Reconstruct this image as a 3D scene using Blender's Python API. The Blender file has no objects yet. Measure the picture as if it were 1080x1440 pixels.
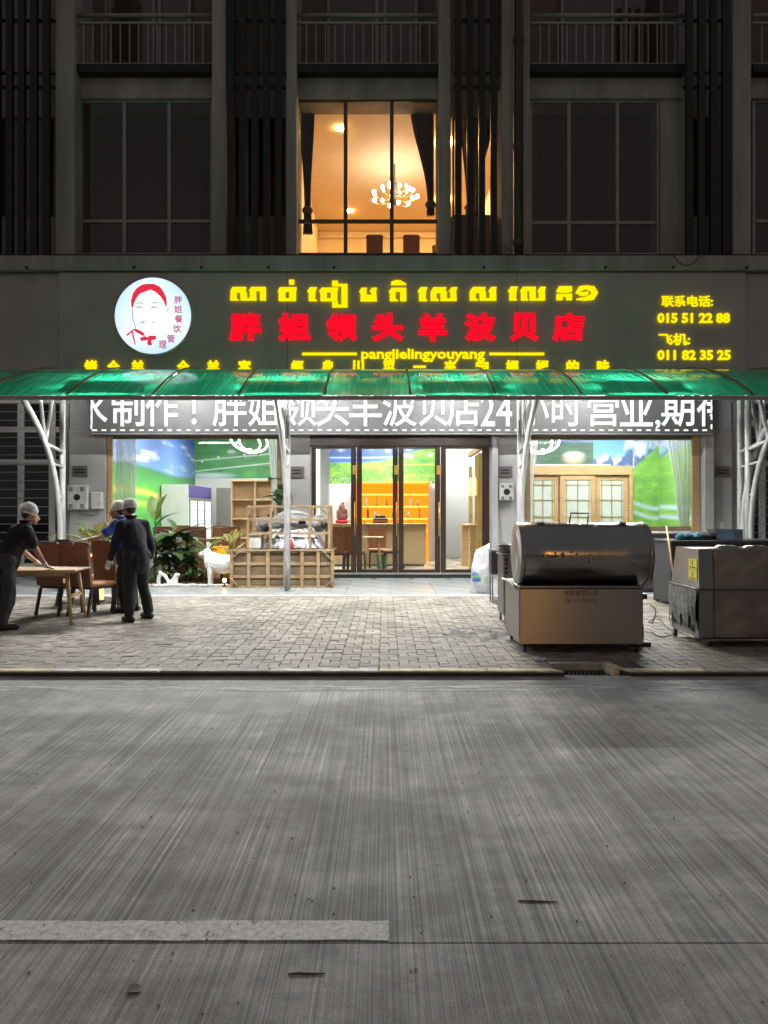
import bpy, bmesh, math, random
import numpy as np
from mathutils import Vector, Matrix, Euler, noise as mnoise
R = math.radians
random.seed(7)
sc = bpy.context.scene
col = sc.collection

# ------------------------------------------------------------------ camera, world, exposure
CAMZ, F = 1.53, 1050.0                      # eye height above the road, focal length in photo pixels
cam = bpy.data.cameras.new('camera')
cam.sensor_fit = 'VERTICAL'; cam.sensor_height = 36; cam.lens = F / 1440 * 36
cam.clip_end = 1000; cam.clip_start = 0.05
camo = bpy.data.objects.new('camera', cam); col.objects.link(camo)
camo.location = (0, 0, CAMZ); camo.rotation_euler = (R(90), 0, 0)
sc.camera = camo
world = bpy.data.worlds.new('World'); sc.world = world; world.use_nodes = True
wn = world.node_tree.nodes; wl = world.node_tree.links
bg = wn['Background']
sky = wn.new('ShaderNodeTexSky'); sky.sky_type = 'NISHITA'; sky.sun_disc = False
sky.sun_elevation = R(-4); sky.sun_rotation = R(200)      # the sun is below the horizon: night
mixw = wn.new('ShaderNodeMixRGB'); mixw.inputs[0].default_value = 0.97
mixw.inputs[2].default_value = (0.295, 0.29, 0.295, 1)      # town glow on the haze
wl.new(sky.outputs[0], mixw.inputs[1]); wl.new(mixw.outputs[0], bg.inputs[0])
bg.inputs[1].default_value = 0.50
sc.view_settings.view_transform = 'Standard'; sc.view_settings.look = 'None'
sc.view_settings.exposure = 0.0; sc.view_settings.gamma = 1.0
sc.render.engine = 'CYCLES'
cy = sc.cycles
cy.use_denoising = True; cy.max_bounces = 7; cy.diffuse_bounces = 3; cy.glossy_bounces = 3
cy.transmission_bounces = 4; cy.transparent_max_bounces = 12
cy.sample_clamp_indirect = 4.0; cy.caustics_reflective = False; cy.caustics_refractive = False

# ------------------------------------------------------------------ helpers
def fx(px, Y): return (px - 540) * Y / F
def fz(py, Y): return CAMZ + (720 - py) * Y / F
def gy(py, z=0.08): return (CAMZ - z) * F / (py - 720)     # distance of a point on the ground
def s2l(c):
    if isinstance(c, str):
        c = [int(c[i:i + 2], 16) / 255 for i in (0, 2, 4)]
    return tuple(x / 12.92 if x <= .04045 else ((x + .055) / 1.055) ** 2.4 for x in c)
ORG = {}
def org(o): return ORG.get(o.name, Vector((0, 0, 0))) if o else Vector((0, 0, 0))
def tag(o, label=None, cat=None, group=None, kind=None):
    if label: o['label'] = label
    if cat: o['category'] = cat
    if group: o['group'] = group
    if kind: o['kind'] = kind
    return o
def thing(name, loc, label, cat, group=None, rz=0):
    o = bpy.data.objects.new(name, None); col.objects.link(o); o.empty_display_size = .1
    o.location = loc; o.rotation_euler = (0, 0, rz); ORG[o.name] = Vector(loc)
    return tag(o, label, cat, group)
def link(name, me, parent=None, loc=None, rot=None, scale=None):
    o = bpy.data.objects.new(name, me); col.objects.link(o)
    if parent: o.parent = parent
    if loc is not None: o.location = Vector(loc) - org(parent)
    if rot is not None: o.rotation_euler = rot
    if scale is not None: o.scale = scale
    ORG[o.name] = org(parent) if loc is None else Vector(loc)
    return o
def copy_tree(o, parent=None):
    c = o.copy(); col.objects.link(c); c.parent = parent
    ORG[c.name] = org(o)
    for ch in list(o.children): copy_tree(ch, c)
    return c
def rotm(d, up=(0, 0, 1)):
    d = Vector(d).normalized(); u = Vector(up)
    if abs(d.dot(u)) > .98: u = Vector((0, 1, 0))
    x = u.cross(d).normalized(); y = d.cross(x)
    return x, y, d
class MB:
    def __init__(s): s.v = []; s.f = []; s.mi = []; s.cm = 0
    def add(s, vs, fs):
        b = len(s.v); s.v += [tuple(v) for v in vs]
        for q in fs: s.f.append([b + i for i in q]); s.mi.append(s.cm)
        return s
    def m(s, i): s.cm = i; return s
    def box(s, x0, x1, y0, y1, z0, z1, c=0.0):
        x0, x1 = min(x0, x1), max(x0, x1); y0, y1 = min(y0, y1), max(y0, y1); z0, z1 = min(z0, z1), max(z0, z1)
        if c <= 0:
            return s.add([(x0, y0, z0), (x1, y0, z0), (x1, y1, z0), (x0, y1, z0), (x0, y0, z1), (x1, y0, z1), (x1, y1, z1), (x0, y1, z1)],
                         [(0, 3, 2, 1), (4, 5, 6, 7), (0, 1, 5, 4), (1, 2, 6, 5), (2, 3, 7, 6), (3, 0, 4, 7)])
        c = min(c, (x1 - x0) * .45, (y1 - y0) * .45, (z1 - z0) * .45)
        bm = bmesh.new(); bmesh.ops.create_cube(bm, size=1)
        for v in bm.verts: v.co = ((x0 + x1) / 2 + v.co.x * (x1 - x0), (y0 + y1) / 2 + v.co.y * (y1 - y0), (z0 + z1) / 2 + v.co.z * (z1 - z0))
        bmesh.ops.bevel(bm, geom=list(bm.edges), offset=c, segments=1, affect='EDGES')
        return s.bm(bm)
    def bm(s, bm, M=None):
        bm.verts.index_update()
        s.add([(M @ v.co if M else v.co) for v in bm.verts], [[v.index for v in f.verts] for f in bm.faces]); bm.free(); return s
    def bar(s, a, b, w, h=None, up=(0, 0, 1)):
        h = h or w; a = Vector(a); b = Vector(b); x, y, d = rotm(b - a, up); vs = []
        for p in (a, b):
            for sx, sy in ((-1, -1), (1, -1), (1, 1), (-1, 1)): vs.append(p + x * sx * w / 2 + y * sy * h / 2)
        return s.add(vs, [(3, 2, 1, 0), (4, 5, 6, 7), (0, 1, 5, 4), (1, 2, 6, 5), (2, 3, 7, 6), (3, 0, 4, 7)])
    def tube(s, pts, r, n=8, caps=True, ell=1.0, up=(0, 0, 1)):
        pts = [Vector(p) for p in pts]; rs = r if isinstance(r, (list, tuple)) else [r] * len(pts)
        vs = []; N = len(pts); px = None
        for i, p in enumerate(pts):
            d = (pts[min(i + 1, N - 1)] - pts[max(i - 1, 0)])
            x, y, d = rotm(d, up)
            if px is not None:
                x = (px - d * px.dot(d)).normalized(); y = d.cross(x)
            px = x
            for k in range(n):
                a = 2 * math.pi * k / n; vs.append(p + (x * math.cos(a) + y * math.sin(a) * ell) * rs[i])
        fs = []
        for i in range(N - 1):
            for k in range(n):
                k2 = (k + 1) % n; fs.append((i * n + k, i * n + k2, (i + 1) * n + k2, (i + 1) * n + k))
        if caps: fs.append(tuple(range(n - 1, -1, -1))); fs.append(tuple((N - 1) * n + k for k in range(n)))
        return s.add(vs, fs)
    def capsule(s, a, b, ra, rb, n=12, ell=1.0, up=(0, 0, 1)):
        a = Vector(a); b = Vector(b); d = (b - a).normalized() if (b - a).length > 1e-6 else Vector((0, 0, 1))
        pts = []; rs = []
        for t in (-1, -.92, -.7, -.4): pts.append(a + d * ra * t); rs.append(ra * math.sqrt(max(.0009, 1 - t * t)))
        pts.append(a); rs.append(ra); pts.append((a + b) / 2); rs.append((ra + rb) / 2); pts.append(b); rs.append(rb)
        for t in (.4, .7, .92, 1): pts.append(b + d * rb * t); rs.append(rb * math.sqrt(max(.0009, 1 - t * t)))
        return s.tube(pts, rs, n, True, ell, up)
    def ball(s, c, r, n=12, m=8, rot=None):
        r = r if isinstance(r, (list, tuple)) else (r, r, r)
        bm = bmesh.new(); bmesh.ops.create_uvsphere(bm, u_segments=n, v_segments=m, radius=1)
        M = Matrix.Translation(c) @ (rot.to_matrix().to_4x4() if rot else Matrix()) @ Matrix.Diagonal((r[0], r[1], r[2], 1))
        return s.bm(bm, M)
    def prism(s, poly, f0, f1):
        """poly: 2-D points; f0, f1 map (u, v) to 3-D front and back"""
        n = len(poly); vs = [f0(*p) for p in poly] + [f1(*p) for p in poly]
        tr = [tuple(t) for t in __import__('mathutils').geometry.tessellate_polygon([[Vector((p[0], p[1], 0)) for p in poly]])]
        fs = list(tr) + [tuple(i + n for i in t[::-1]) for t in tr]
        for i in range(n): j = (i + 1) % n; fs.append((i, j, j + n, i + n))
        return s.add(vs, fs)
    def lathe(s, prof, c=(0, 0, 0), n=20, axis='Z'):
        vs = []; fs = []; N = len(prof)
        for r, z in prof:
            for k in range(n):
                a = 2 * math.pi * k / n; p = (r * math.cos(a), r * math.sin(a), z)
                if axis == 'X': p = (z, p[0], p[1])
                if axis == 'Y': p = (p[0], z, p[1])
                vs.append((p[0] + c[0], p[1] + c[1], p[2] + c[2]))
        for i in range(N - 1):
            for k in range(n): k2 = (k + 1) % n; fs.append((i * n + k, i * n + k2, (i + 1) * n + k2, (i + 1) * n + k))
        return s.add(vs, fs)
    def mesh(s, name, mat, o=Vector((0, 0, 0)), smooth=False):
        me = bpy.data.meshes.new(name)
        me.from_pydata([(v[0] - o.x, v[1] - o.y, v[2] - o.z) for v in s.v], [], s.f)
        for x in (mat if isinstance(mat, (list, tuple)) else [mat]): me.materials.append(x)
        if isinstance(mat, (list, tuple)): me.polygons.foreach_set('material_index', s.mi)
        bm = bmesh.new(); bm.from_mesh(me); bmesh.ops.recalc_face_normals(bm, faces=bm.faces); bm.to_mesh(me); bm.free()
        if smooth: me.polygons.foreach_set('use_smooth', [True] * len(me.polygons))
        me.update(); return me
    def build(s, name, mat, parent=None, smooth=False):
        return link(name, s.mesh(name, mat, org(parent), smooth), parent)
def bx(name, mat, parent, x0, x1, y0, y1, z0, z1, c=0.006):
    return MB().box(x0, x1, y0, y1, z0, z1, c).build(name, mat, parent)
def autosmooth(o, ang=40):
    me = o.data; me.polygons.foreach_set('use_smooth', [True] * len(me.polygons))
    try: me.set_sharp_from_angle(angle=R(ang))
    except Exception: pass
    return o
TMP = bpy.data.scenes.new('workbench')                     # scratch scene: keeps each small evaluation cheap
def evalmesh(o):
    TMP.collection.objects.link(o); vl = TMP.view_layers[0]; vl.update(); dg = vl.depsgraph
    me = bpy.data.meshes.new_from_object(o.evaluated_get(dg), depsgraph=dg); TMP.collection.objects.unlink(o); return me
def remeshed(mb, name, mat, parent, voxel, smooth_it=3, disp=None):
    """one continuous surface grown over overlapping limbs"""
    me = mb.mesh(name, mat, org(parent)); t = bpy.data.objects.new('tmp', me)
    m = t.modifiers.new('r', 'REMESH'); m.mode = 'VOXEL'; m.voxel_size = voxel
    if smooth_it:
        k = t.modifiers.new('s', 'SMOOTH'); k.factor = .5; k.iterations = smooth_it
    me2 = evalmesh(t); bpy.data.objects.remove(t); bpy.data.meshes.remove(me)
    if disp:
        for v in me2.vertices: v.co = disp(v.co.copy(), v.normal.copy())
    me2.name = name
    me2.polygons.foreach_set('use_smooth', [True] * len(me2.polygons))
    if not me2.materials: me2.materials.append(mat)
    return link(name, me2, parent)

# ------------------------------------------------------------------ materials
def newmat(name):
    m = bpy.data.materials.new(name); m.use_nodes = True; return m, m.node_tree.nodes, m.node_tree.links
def noise_node(N, L, scale, detail=4, vec=None, coord='Object', rough=.55):
    n = N.new('ShaderNodeTexNoise'); n.inputs['Detail'].default_value = detail; n.inputs['Roughness'].default_value = rough
    tc = N.new('ShaderNodeTexCoord'); mp = N.new('ShaderNodeMapping')
    if isinstance(scale, (tuple, list)): mp.inputs['Scale'].default_value = scale; n.inputs['Scale'].default_value = 1
    else: n.inputs['Scale'].default_value = scale
    L.new(tc.outputs[coord], mp.inputs[0]); L.new(mp.outputs[0], n.inputs['Vector'])
    n['map'] = mp.name; return n
def ramp(N, L, src, stops):
    r = N.new('ShaderNodeValToRGB'); e = r.color_ramp.elements
    while len(e) < len(stops): e.new(.5)
    for i, (p, c) in enumerate(stops):
        e[i].position = p; e[i].color = (c if len(c) == 4 else (*c, 1)) if isinstance(c, (tuple, list)) else (c, c, c, 1)
    L.new(src, r.inputs[0]); return r
def mul(N, L, a, b, fac=1.0, mode='MULTIPLY'):
    m = N.new('ShaderNodeMixRGB'); m.blend_type = mode; m.inputs[0].default_value = fac
    for i, x in ((1, a), (2, b)):
        if isinstance(x, (tuple, list)): m.inputs[i].default_value = (*x[:3], 1)
        else: L.new(x, m.inputs[i])
    return m.outputs[0]
def bumpn(N, L, h, strength, dist, bsdf):
    b = N.new('ShaderNodeBump'); b.inputs['Strength'].default_value = strength; b.inputs['Distance'].default_value = dist
    L.new(h, b.inputs['Height']); L.new(b.outputs[0], bsdf.inputs['Normal']); return b
def PM(name, c, rough=.5, metal=0, var=.18, scale=6, bump=0, bscale=None, spec=.5, island=0, stain=0, stretch=None, coat=0, trans=0, aniso=0, aaxis='Z', arot=0):
    m, N, L = newmat(name); b = N['Principled BSDF']; c = s2l(c) if isinstance(c, str) else c
    b.inputs['Roughness'].default_value = rough; b.inputs['Metallic'].default_value = metal
    b.inputs['Specular IOR Level'].default_value = spec; b.inputs['Coat Weight'].default_value = coat
    sc_ = stretch if stretch else scale
    n = noise_node(N, L, sc_, 5)
    r = ramp(N, L, n.outputs['Fac'], [(.3, 1 - var), (.7, 1 + var * .6)])
    o = mul(N, L, c, r.outputs[0])
    if island:
        g = N.new('ShaderNodeNewGeometry'); r2 = ramp(N, L, g.outputs['Random Per Island'], [(0, 1 - island), (1, 1 + island)])
        o = mul(N, L, o, r2.outputs[0])
    if stain:
        ns = noise_node(N, L, .75, 7, coord='Object', rough=.65); rs_ = ramp(N, L, ns.outputs['Fac'], [(.34, 1 - stain), (.52, 1.0), (.68, 1.0 + stain * .25)]); o = mul(N, L, o, rs_.outputs[0])
    L.new(o, b.inputs['Base Color'])
    rr = N.new('ShaderNodeMapRange'); rr.inputs[3].default_value = max(.02, rough - .08); rr.inputs[4].default_value = min(1, rough + .12)
    L.new(n.outputs['Fac'], rr.inputs[0]); L.new(rr.outputs[0], b.inputs['Roughness'])
    if aniso:
        b.inputs['Anisotropic'].default_value = aniso; b.inputs['Anisotropic Rotation'].default_value = arot; tg_ = N.new('ShaderNodeTangent'); tg_.direction_type = 'RADIAL'; tg_.axis = aaxis; L.new(tg_.outputs[0], b.inputs['Tangent'])
    if bump:
        n2 = noise_node(N, L, bscale or (scale * 6 if not stretch else stretch), 5); bumpn(N, L, n2.outputs['Fac'], bump, .01, b)
    return m
def EM(name, c, s):
    m, N, L = newmat(name); N.remove(N['Principled BSDF']); e = N.new('ShaderNodeEmission')
    e.inputs[0].default_value = (*(s2l(c) if isinstance(c, str) else c), 1); e.inputs[1].default_value = s
    L.new(e.outputs[0], N['Material Output'].inputs[0]); return m
def GLASS(name, tint=(1, 1, 1), refl=1.0, base=.03, rough=.02):
    m, N, L = newmat(name); N.remove(N['Principled BSDF'])
    t = N.new('ShaderNodeBsdfTransparent'); t.inputs[0].default_value = (*tint, 1)
    g = N.new('ShaderNodeBsdfGlossy'); g.inputs['Roughness'].default_value = rough
    lw = N.new('ShaderNodeFresnel'); lw.inputs[0].default_value = 1.5
    mm = N.new('ShaderNodeMath'); mm.operation = 'MULTIPLY_ADD'; mm.inputs[1].default_value = refl; mm.inputs[2].default_value = base
    x = N.new('ShaderNodeMixShader'); L.new(lw.outputs[0], mm.inputs[0]); L.new(mm.outputs[0], x.inputs[0])
    L.new(t.outputs[0], x.inputs[1]); L.new(g.outputs[0], x.inputs[2]); L.new(x.outputs[0], N['Material Output'].inputs[0]); return m
def SHEER(name, c, alpha=.5, trl=.5, scale=None):
    m, N, L = newmat(name); N.remove(N['Principled BSDF']); c = (*c, 1)
    d = N.new('ShaderNodeBsdfDiffuse'); d.inputs[0].default_value = c
    t = N.new('ShaderNodeBsdfTranslucent'); t.inputs[0].default_value = c
    x = N.new('ShaderNodeMixShader'); x.inputs[0].default_value = trl; L.new(d.outputs[0], x.inputs[1]); L.new(t.outputs[0], x.inputs[2])
    tp = N.new('ShaderNodeBsdfTransparent'); y = N.new('ShaderNodeMixShader'); y.inputs[0].default_value = alpha
    if scale:
        n = noise_node(N, L, scale, 3); r = ramp(N, L, n.outputs['Fac'], [(.42, max(0, alpha - .35)), (.58, min(1, alpha + .35))]); L.new(r.outputs[0], y.inputs[0])
    L.new(tp.outputs[0], y.inputs[1]); L.new(x.outputs[0], y.inputs[2]); L.new(y.outputs[0], N['Material Output'].inputs[0]); return m
def VCOL(name, rough=.5):
    m, N, L = newmat(name); b = N['Principled BSDF']; a = N.new('ShaderNodeVertexColor'); a.layer_name = 'paint'
    n = noise_node(N, L, 30, 3); r = ramp(N, L, n.outputs['Fac'], [(.3, .93), (.7, 1.05)])
    L.new(mul(N, L, mul(N, L, a.outputs[0], (.42, .44, .44), .12, 'MIX'), r.outputs[0]), b.inputs['Base Color']); b.inputs['Roughness'].default_value = rough; return m  # pale grey wash: reflection haze of the shop glass mixed into the print

def road_mat(name, k=1.0, streak=1.0):
    m, N, L = newmat(name); b = N['Principled BSDF']
    fine = noise_node(N, L, (56, .35, 1), 5, rough=.6); grit = noise_node(N, L, 260, 3, rough=.7); hairl = noise_node(N, L, (150, .5, 1), 2, rough=.5); med = noise_node(N, L, (8, .25, 1), 5, rough=.65)
    blot = noise_node(N, L, (1.1, 1.5, 1), 9, rough=.74); spk = noise_node(N, L, 90, 4, rough=.7); patch = noise_node(N, L, (1.6, 1.1, 1), 3)
    base = ramp(N, L, blot.outputs['Fac'], [(.28, (.22 * k, .219 * k, .217 * k)), (.46, (.315 * k, .314 * k, .313 * k)), (.62, (.50 * k, .50 * k, .502 * k))])
    fs = ramp(N, L, fine.outputs['Fac'], [(.38, .55), (.44, .86), (.455, 1.0), (.55, 1.02), (.565, 1.28), (.66, 1.75)])
    ms = ramp(N, L, med.outputs['Fac'], [(.32, .80), (.5, 1.0), (.64, 1.28)])
    sp = ramp(N, L, spk.outputs['Fac'], [(.28, .45), (.43, .98), (.62, 1.05), (.76, 1.5)])
    pk = ramp(N, L, patch.outputs['Fac'], [(.35, 0.4), (.6, 1)])
    fmix = N.new('ShaderNodeMixRGB'); fmix.inputs[1].default_value = (1, 1, 1, 1)
    sm = N.new('ShaderNodeMath'); sm.operation = 'MULTIPLY'; sm.inputs[1].default_value = streak * .6; L.new(pk.outputs[0], sm.inputs[0])
    L.new(sm.outputs[0], fmix.inputs[0]); L.new(mul(N, L, fs.outputs[0], ms.outputs[0]), fmix.inputs[2])
    o = mul(N, L, base.outputs[0], fmix.outputs[0]); hl = ramp(N, L, hairl.outputs['Fac'], [(.36, .40), (.415, .60), (.425, 1.0), (.57, 1.0), (.58, 1.4), (.66, 1.6)]); o = mul(N, L, o, hl.outputs[0], .55 * streak); oil = noise_node(N, L, (2.6, 3.2, 1), 6, rough=.7); ol = ramp(N, L, oil.outputs['Fac'], [(.64, 1.0), (.72, .62)]); o = mul(N, L, o, ol.outputs[0], .8); gt = ramp(N, L, grit.outputs['Fac'], [(.30, .45), (.45, 1.0), (.58, 1.0), (.70, 1.5)]); o = mul(N, L, o, sp.outputs[0], .9); o = mul(N, L, o, gt.outputs[0], .8)
    L.new(o, b.inputs['Base Color']); b.inputs['Roughness'].default_value = .78; b.inputs['Specular IOR Level'].default_value = .35
    h = mul(N, L, fine.outputs['Fac'], spk.outputs['Fac'], .45, 'MIX'); bumpn(N, L, h, .55 if streak > .3 else .25, .012, b)
    return m

M = {}
M['road'] = road_mat('road_concrete'); M['road2'] = road_mat('road_concrete_near', 1.0, .75); M['gutter'] = road_mat('gutter_concrete', 1.0, .12)
M['earth'] = PM('earth', (.06, .055, .05), .9)
M['bed'] = PM('paver_sand', (.17, .155, .13), .95)
M['paver'] = PM('paver_concrete', (.265, .247, .212), .72, var=.25, scale=3.5, bump=.3, bscale=80, island=.24, stain=.42)
M['kerb'] = PM('kerb_concrete', (.40, .385, .35), .85, var=.35, scale=9, bump=.3, bscale=60)
M['kerb_y'] = PM('kerb_worn_yellow', (.62, .55, .36), .8, var=.35, scale=9, bump=.3, bscale=60)
M['kerb_w'] = PM('kerb_worn_white', (.64, .62, .56), .8, var=.35, scale=9, bump=.3, bscale=60)
M['tile'] = PM('grey_floor_tile', (.42, .44, .45), .15, var=.1, scale=2.5, island=.05)
M['plaster'] = PM('grey_plaster', (.42, .42, .43), .8, var=.12, scale=1.6, bump=.12, bscale=40)
M['plaster_up'] = PM('beige_plaster', (.355, .328, .318), .85, var=.34, stretch=(2.2, 2.2, .35), bump=.12, bscale=30)
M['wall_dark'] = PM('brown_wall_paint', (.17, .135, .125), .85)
M['black'] = PM('black_paint_and_shade', (.012, .012, .014), .6)
M['slat'] = PM('dark_brown_slat', (.014, .012, .014), .6, var=.2)
M['alu'] = PM('grey_aluminium', (.30, .29, .27), .45, metal=.3)
M['alu_dk'] = PM('bronze_aluminium', (.10, .085, .07), .4, metal=.4)
M['white'] = PM('white_paint', (.74, .745, .75), .4, var=.08)
M['whiteroom'] = PM('white_wall', (.74, .745, .74), .7, var=.05, scale=1)
M['panel'] = PM('charcoal_cladding', (.42, .365, .36), .5, var=.14, scale=1.2)
M['wood'] = PM('pale_oak', (.50, .33, .16), .5, var=.22, stretch=(3, 3, 30), bump=.08)
M['woodh'] = PM('pale_oak_table', (.52, .36, .19), .45, var=.22, stretch=(3, 40, 40), bump=.05)
M['crate'] = PM('raw_pine', (.34, .235, .13), .8, var=.3, stretch=(14, 14, 14), bump=.2)
M['carton'] = PM('brown_board', (.17, .12, .068), .85, var=.35, scale=5, bump=.15)
M['gold'] = PM('gold_trim', (.62, .44, .13), .3, metal=.6)
M['frame_br'] = PM('brown_door_frame', (.035, .018, .013), .32, var=.3)
M['frame_tan'] = PM('bronze_window_frame', (.30, .22, .14), .4, metal=.2)
M['steel'] = PM('stainless', (.30, .295, .287), .33, metal=1, var=.05, stretch=(1.2, 1.2, 2.0), bump=.10, bscale=2.5, aniso=.9, arot=.25)
M['steel_film'] = PM('filmed_stainless', (.30, .25, .22), .22, metal=.9, var=.3, scale=2.2, bump=.5, bscale=2.4)
M['steel_dk'] = PM('dark_steel', (.10, .10, .105), .42, metal=.8, var=.25)
M['foil'] = PM('silver_foil', (.40, .41, .42), .27, metal=1, var=.2, scale=12, bump=.8, bscale=26)
M['leather'] = PM('brown_leather', (.19, .07, .030), .42, var=.18, scale=9, bump=.06)
M['leather_seat'] = PM('tan_leather', (.38, .165, .065), .42, var=.18, scale=9)
M['legdk'] = PM('dark_chair_leg', (.022, .014, .011), .45)
M['plastic_w'] = PM('white_plastic', (.62, .62, .60), .4)
M['plastic_g'] = PM('grey_plastic', (.22, .22, .23), .5)
M['plastic_bk'] = PM('black_plastic', (.012, .012, .013), .4)
M['plaque'] = PM('grey_plaque', (.17, .165, .18), .45, metal=.5)
M['glass'] = GLASS('shop_glass', (.97, .985, .975), .5, .008)
M['glass_dk'] = GLASS('dark_window_glass', (.86, .82, .80), .6, .02, .05)
M['sheer'] = SHEER('sheer_curtain', (.78, .80, .80), .72, .5)
M['drape'] = PM('brown_drape', (.10, .058, .030), .9, var=.2, stretch=(20, 20, 1))
M['drape_dk'] = PM('dark_drape', (.15, .095, .075), .9, var=.3, stretch=(20, 20, 1))
M['floor_in'] = PM('polished_cream_tile', (.62, .55, .44), .13, var=.08, scale=1.5)
M['pebble'] = PM('white_pebble', (.72, .71, .68), .8, island=.2)
M['soil'] = PM('soil', (.03, .022, .016), .95, bump=.5)
M['leaf'] = PM('green_leaf', (.035, .095, .02), .38, var=.35, scale=8)
M['leaf_dk'] = PM('dark_leaf', (.030, .062, .020), .4, var=.35, scale=8)
M['leaf_lt'] = PM('light_leaf', (.10, .19, .03), .4, var=.3, scale=8)
M['leaf_br'] = PM('bronze_leaf', (.06, .045, .022), .5, var=.4, scale=8)
M['leaf_ye'] = PM('yellow_and_lit_leaf', (.26, .23, .035), .45, var=.3, scale=8)
M['stem'] = PM('plant_stem', (.07, .06, .03), .7)
M['skin'] = PM('skin', (.42, .24, .15), .5, var=.1)
M['hair'] = PM('black_hair', (.012, .010, .009), .55)
M['net'] = SHEER('white_hair_net', (.80, .80, .80), .48, .3, 170)
M['shirt_bk'] = PM('black_cotton', (.010, .010, .013), .9, bump=.25, bscale=14)
M['shirt_navy'] = PM('navy_cotton', (.012, .013, .024), .9, bump=.25, bscale=14)
M['shirt_blue'] = PM('blue_cotton', (.025, .06, .32), .85, bump=.25, bscale=14)
M['trouser'] = PM('charcoal_trousers', (.022, .023, .026), .9, bump=.25, bscale=12)
M['trouser_g'] = PM('grey_trousers', (.045, .045, .048), .9, bump=.25, bscale=12)
M['shoe'] = PM('black_shoe', (.010, .010, .011), .45)
M['glove'] = PM('white_glove', (.72, .70, .66), .7)
M['stone_w'] = PM('white_stone', (.72, .73, .74), .75, var=.1, bump=.4, bscale=30)
M['sack'] = PM('woven_sack', (.60, .61, .62), .6, var=.15, scale=5, bump=.6, bscale=12)
M['paint'] = VCOL('printed_mural', .45); M['print'] = VCOL('printed_sheet', .5)
M['ycol'] = PM('yellow_sticker', (.75, .68, .03), .5); M['navy_h'] = PM('purple_header', (.10, .08, .32), .4, var=.4, scale=6)
M['red'] = PM('red_plastic', (.55, .03, .02), .4); M['green_b'] = PM('green_plastic', (.05, .24, .13), .45)
M['blue_b'] = PM('blue_plastic', (.03, .17, .42), .45); M['teal'] = PM('teal_cloth', (.03, .12, .16), .85)
M['marble_br'] = PM('red_brown_carving', (.20, .07, .055), .5, bump=.6)
M['counter'] = PM('beige_counter', (.56, .42, .23), .35, var=.08)
M['pipe'] = PM('brown_pipe', (.055, .030, .026), .5)
M['frost'] = PM('frosted_glass', (.60, .68, .64), .35, var=.08)
M['clear'] = GLASS('clear_plastic', (.75, .86, .98), 1.0, .18, .15)
M['e_led'] = EM('led_white', (1.0, 1.0, 1.0), 1.4)
M['e_yel'] = EM('letter_yellow', (1.0, .82, .0), 1.1)
M['e_red'] = EM('letter_red', (1.0, .004, .02), 1.15)
M['e_tube'] = EM('assumed_tube_white', (1.0, .985, .94), 1500); M['e_assumed_tube_b'] = EM('assumed_tube_white_back_row', (1.0, .985, .94), 560)  # tubes of the assumed canopy lamps, front and back row
M['e_assumed_ceil'] = EM('assumed_ceiling_panel_light', (1.0, .985, .95), 115)  # for the assumed ceiling panels in the shop
M['e_ring'] = EM('ring_light', (1, 1, 1), 10)
M['e_shelf'] = EM('shelf_strip_light', (1.0, .52, .06), 3.0)
M['e_bulb'] = EM('chandelier_bulb', (1.0, .95, .85), 44)
M['e_warm'] = EM('warm_spot', (1.0, .66, .22), 14)
M['e_amber'] = EM('amber_lamp', (1.0, .36, .015), 1.6)
M['e_lantern'] = EM('lantern_glow', (1.0, .80, .18), 2.4)
M['e_assumed_sign'] = EM('assumed_warm_sign_face', (1.0, .45, .10), 60)  # for the assumed sign across the road
M['e_upwarm'] = EM('warm_downlight', (1.0, .60, .20), 640)
M['e_cool'] = EM('cooler_light', (.95, .97, 1), 1.5)

def canopy_mat():
    m, N, L = newmat('green_polycarbonate'); N.remove(N['Principled BSDF'])
    n = N.new('ShaderNodeTexNoise'); n.inputs['Scale'].default_value = 1; n.inputs['Detail'].default_value = 3
    tc = N.new('ShaderNodeTexCoord'); mp = N.new('ShaderNodeMapping'); mp.inputs['Rotation'].default_value = (0, 0, R(24)); mp.inputs['Scale'].default_value = (30, 1.1, 1)
    L.new(tc.outputs['Object'], mp.inputs[0]); L.new(mp.outputs[0], n.inputs['Vector'])
    r = ramp(N, L, n.outputs['Fac'], [(.3, (.006, .21, .10)), (.55, (.012, .32, .16)), (.75, (.06, .50, .29))])
    t = N.new('ShaderNodeBsdfTranslucent'); L.new(r.outputs[0], t.inputs[0])
    d = N.new('ShaderNodeBsdfDiffuse'); L.new(r.outputs[0], d.inputs[0])
    tp = N.new('ShaderNodeBsdfTransparent'); tp.inputs[0].default_value = (.10, .62, .36, 1)
    a = N.new('ShaderNodeMixShader'); a.inputs[0].default_value = .25; L.new(t.outputs[0], a.inputs[1]); L.new(d.outputs[0], a.inputs[2])
    b = N.new('ShaderNodeMixShader'); b.inputs[0].default_value = .0; L.new(a.outputs[0], b.inputs[1]); L.new(tp.outputs[0], b.inputs[2])
    g = N.new('ShaderNodeBsdfGlossy'); g.inputs['Roughness'].default_value = .12
    fr = N.new('ShaderNodeFresnel'); fr.inputs[0].default_value = 1.5; x = N.new('ShaderNodeMixShader')
    L.new(fr.outputs[0], x.inputs[0]); L.new(b.outputs[0], x.inputs[1]); L.new(g.outputs[0], x.inputs[2])
    L.new(x.outputs[0], N['Material Output'].inputs[0]); return m
M['canopy'] = canopy_mat()
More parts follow.
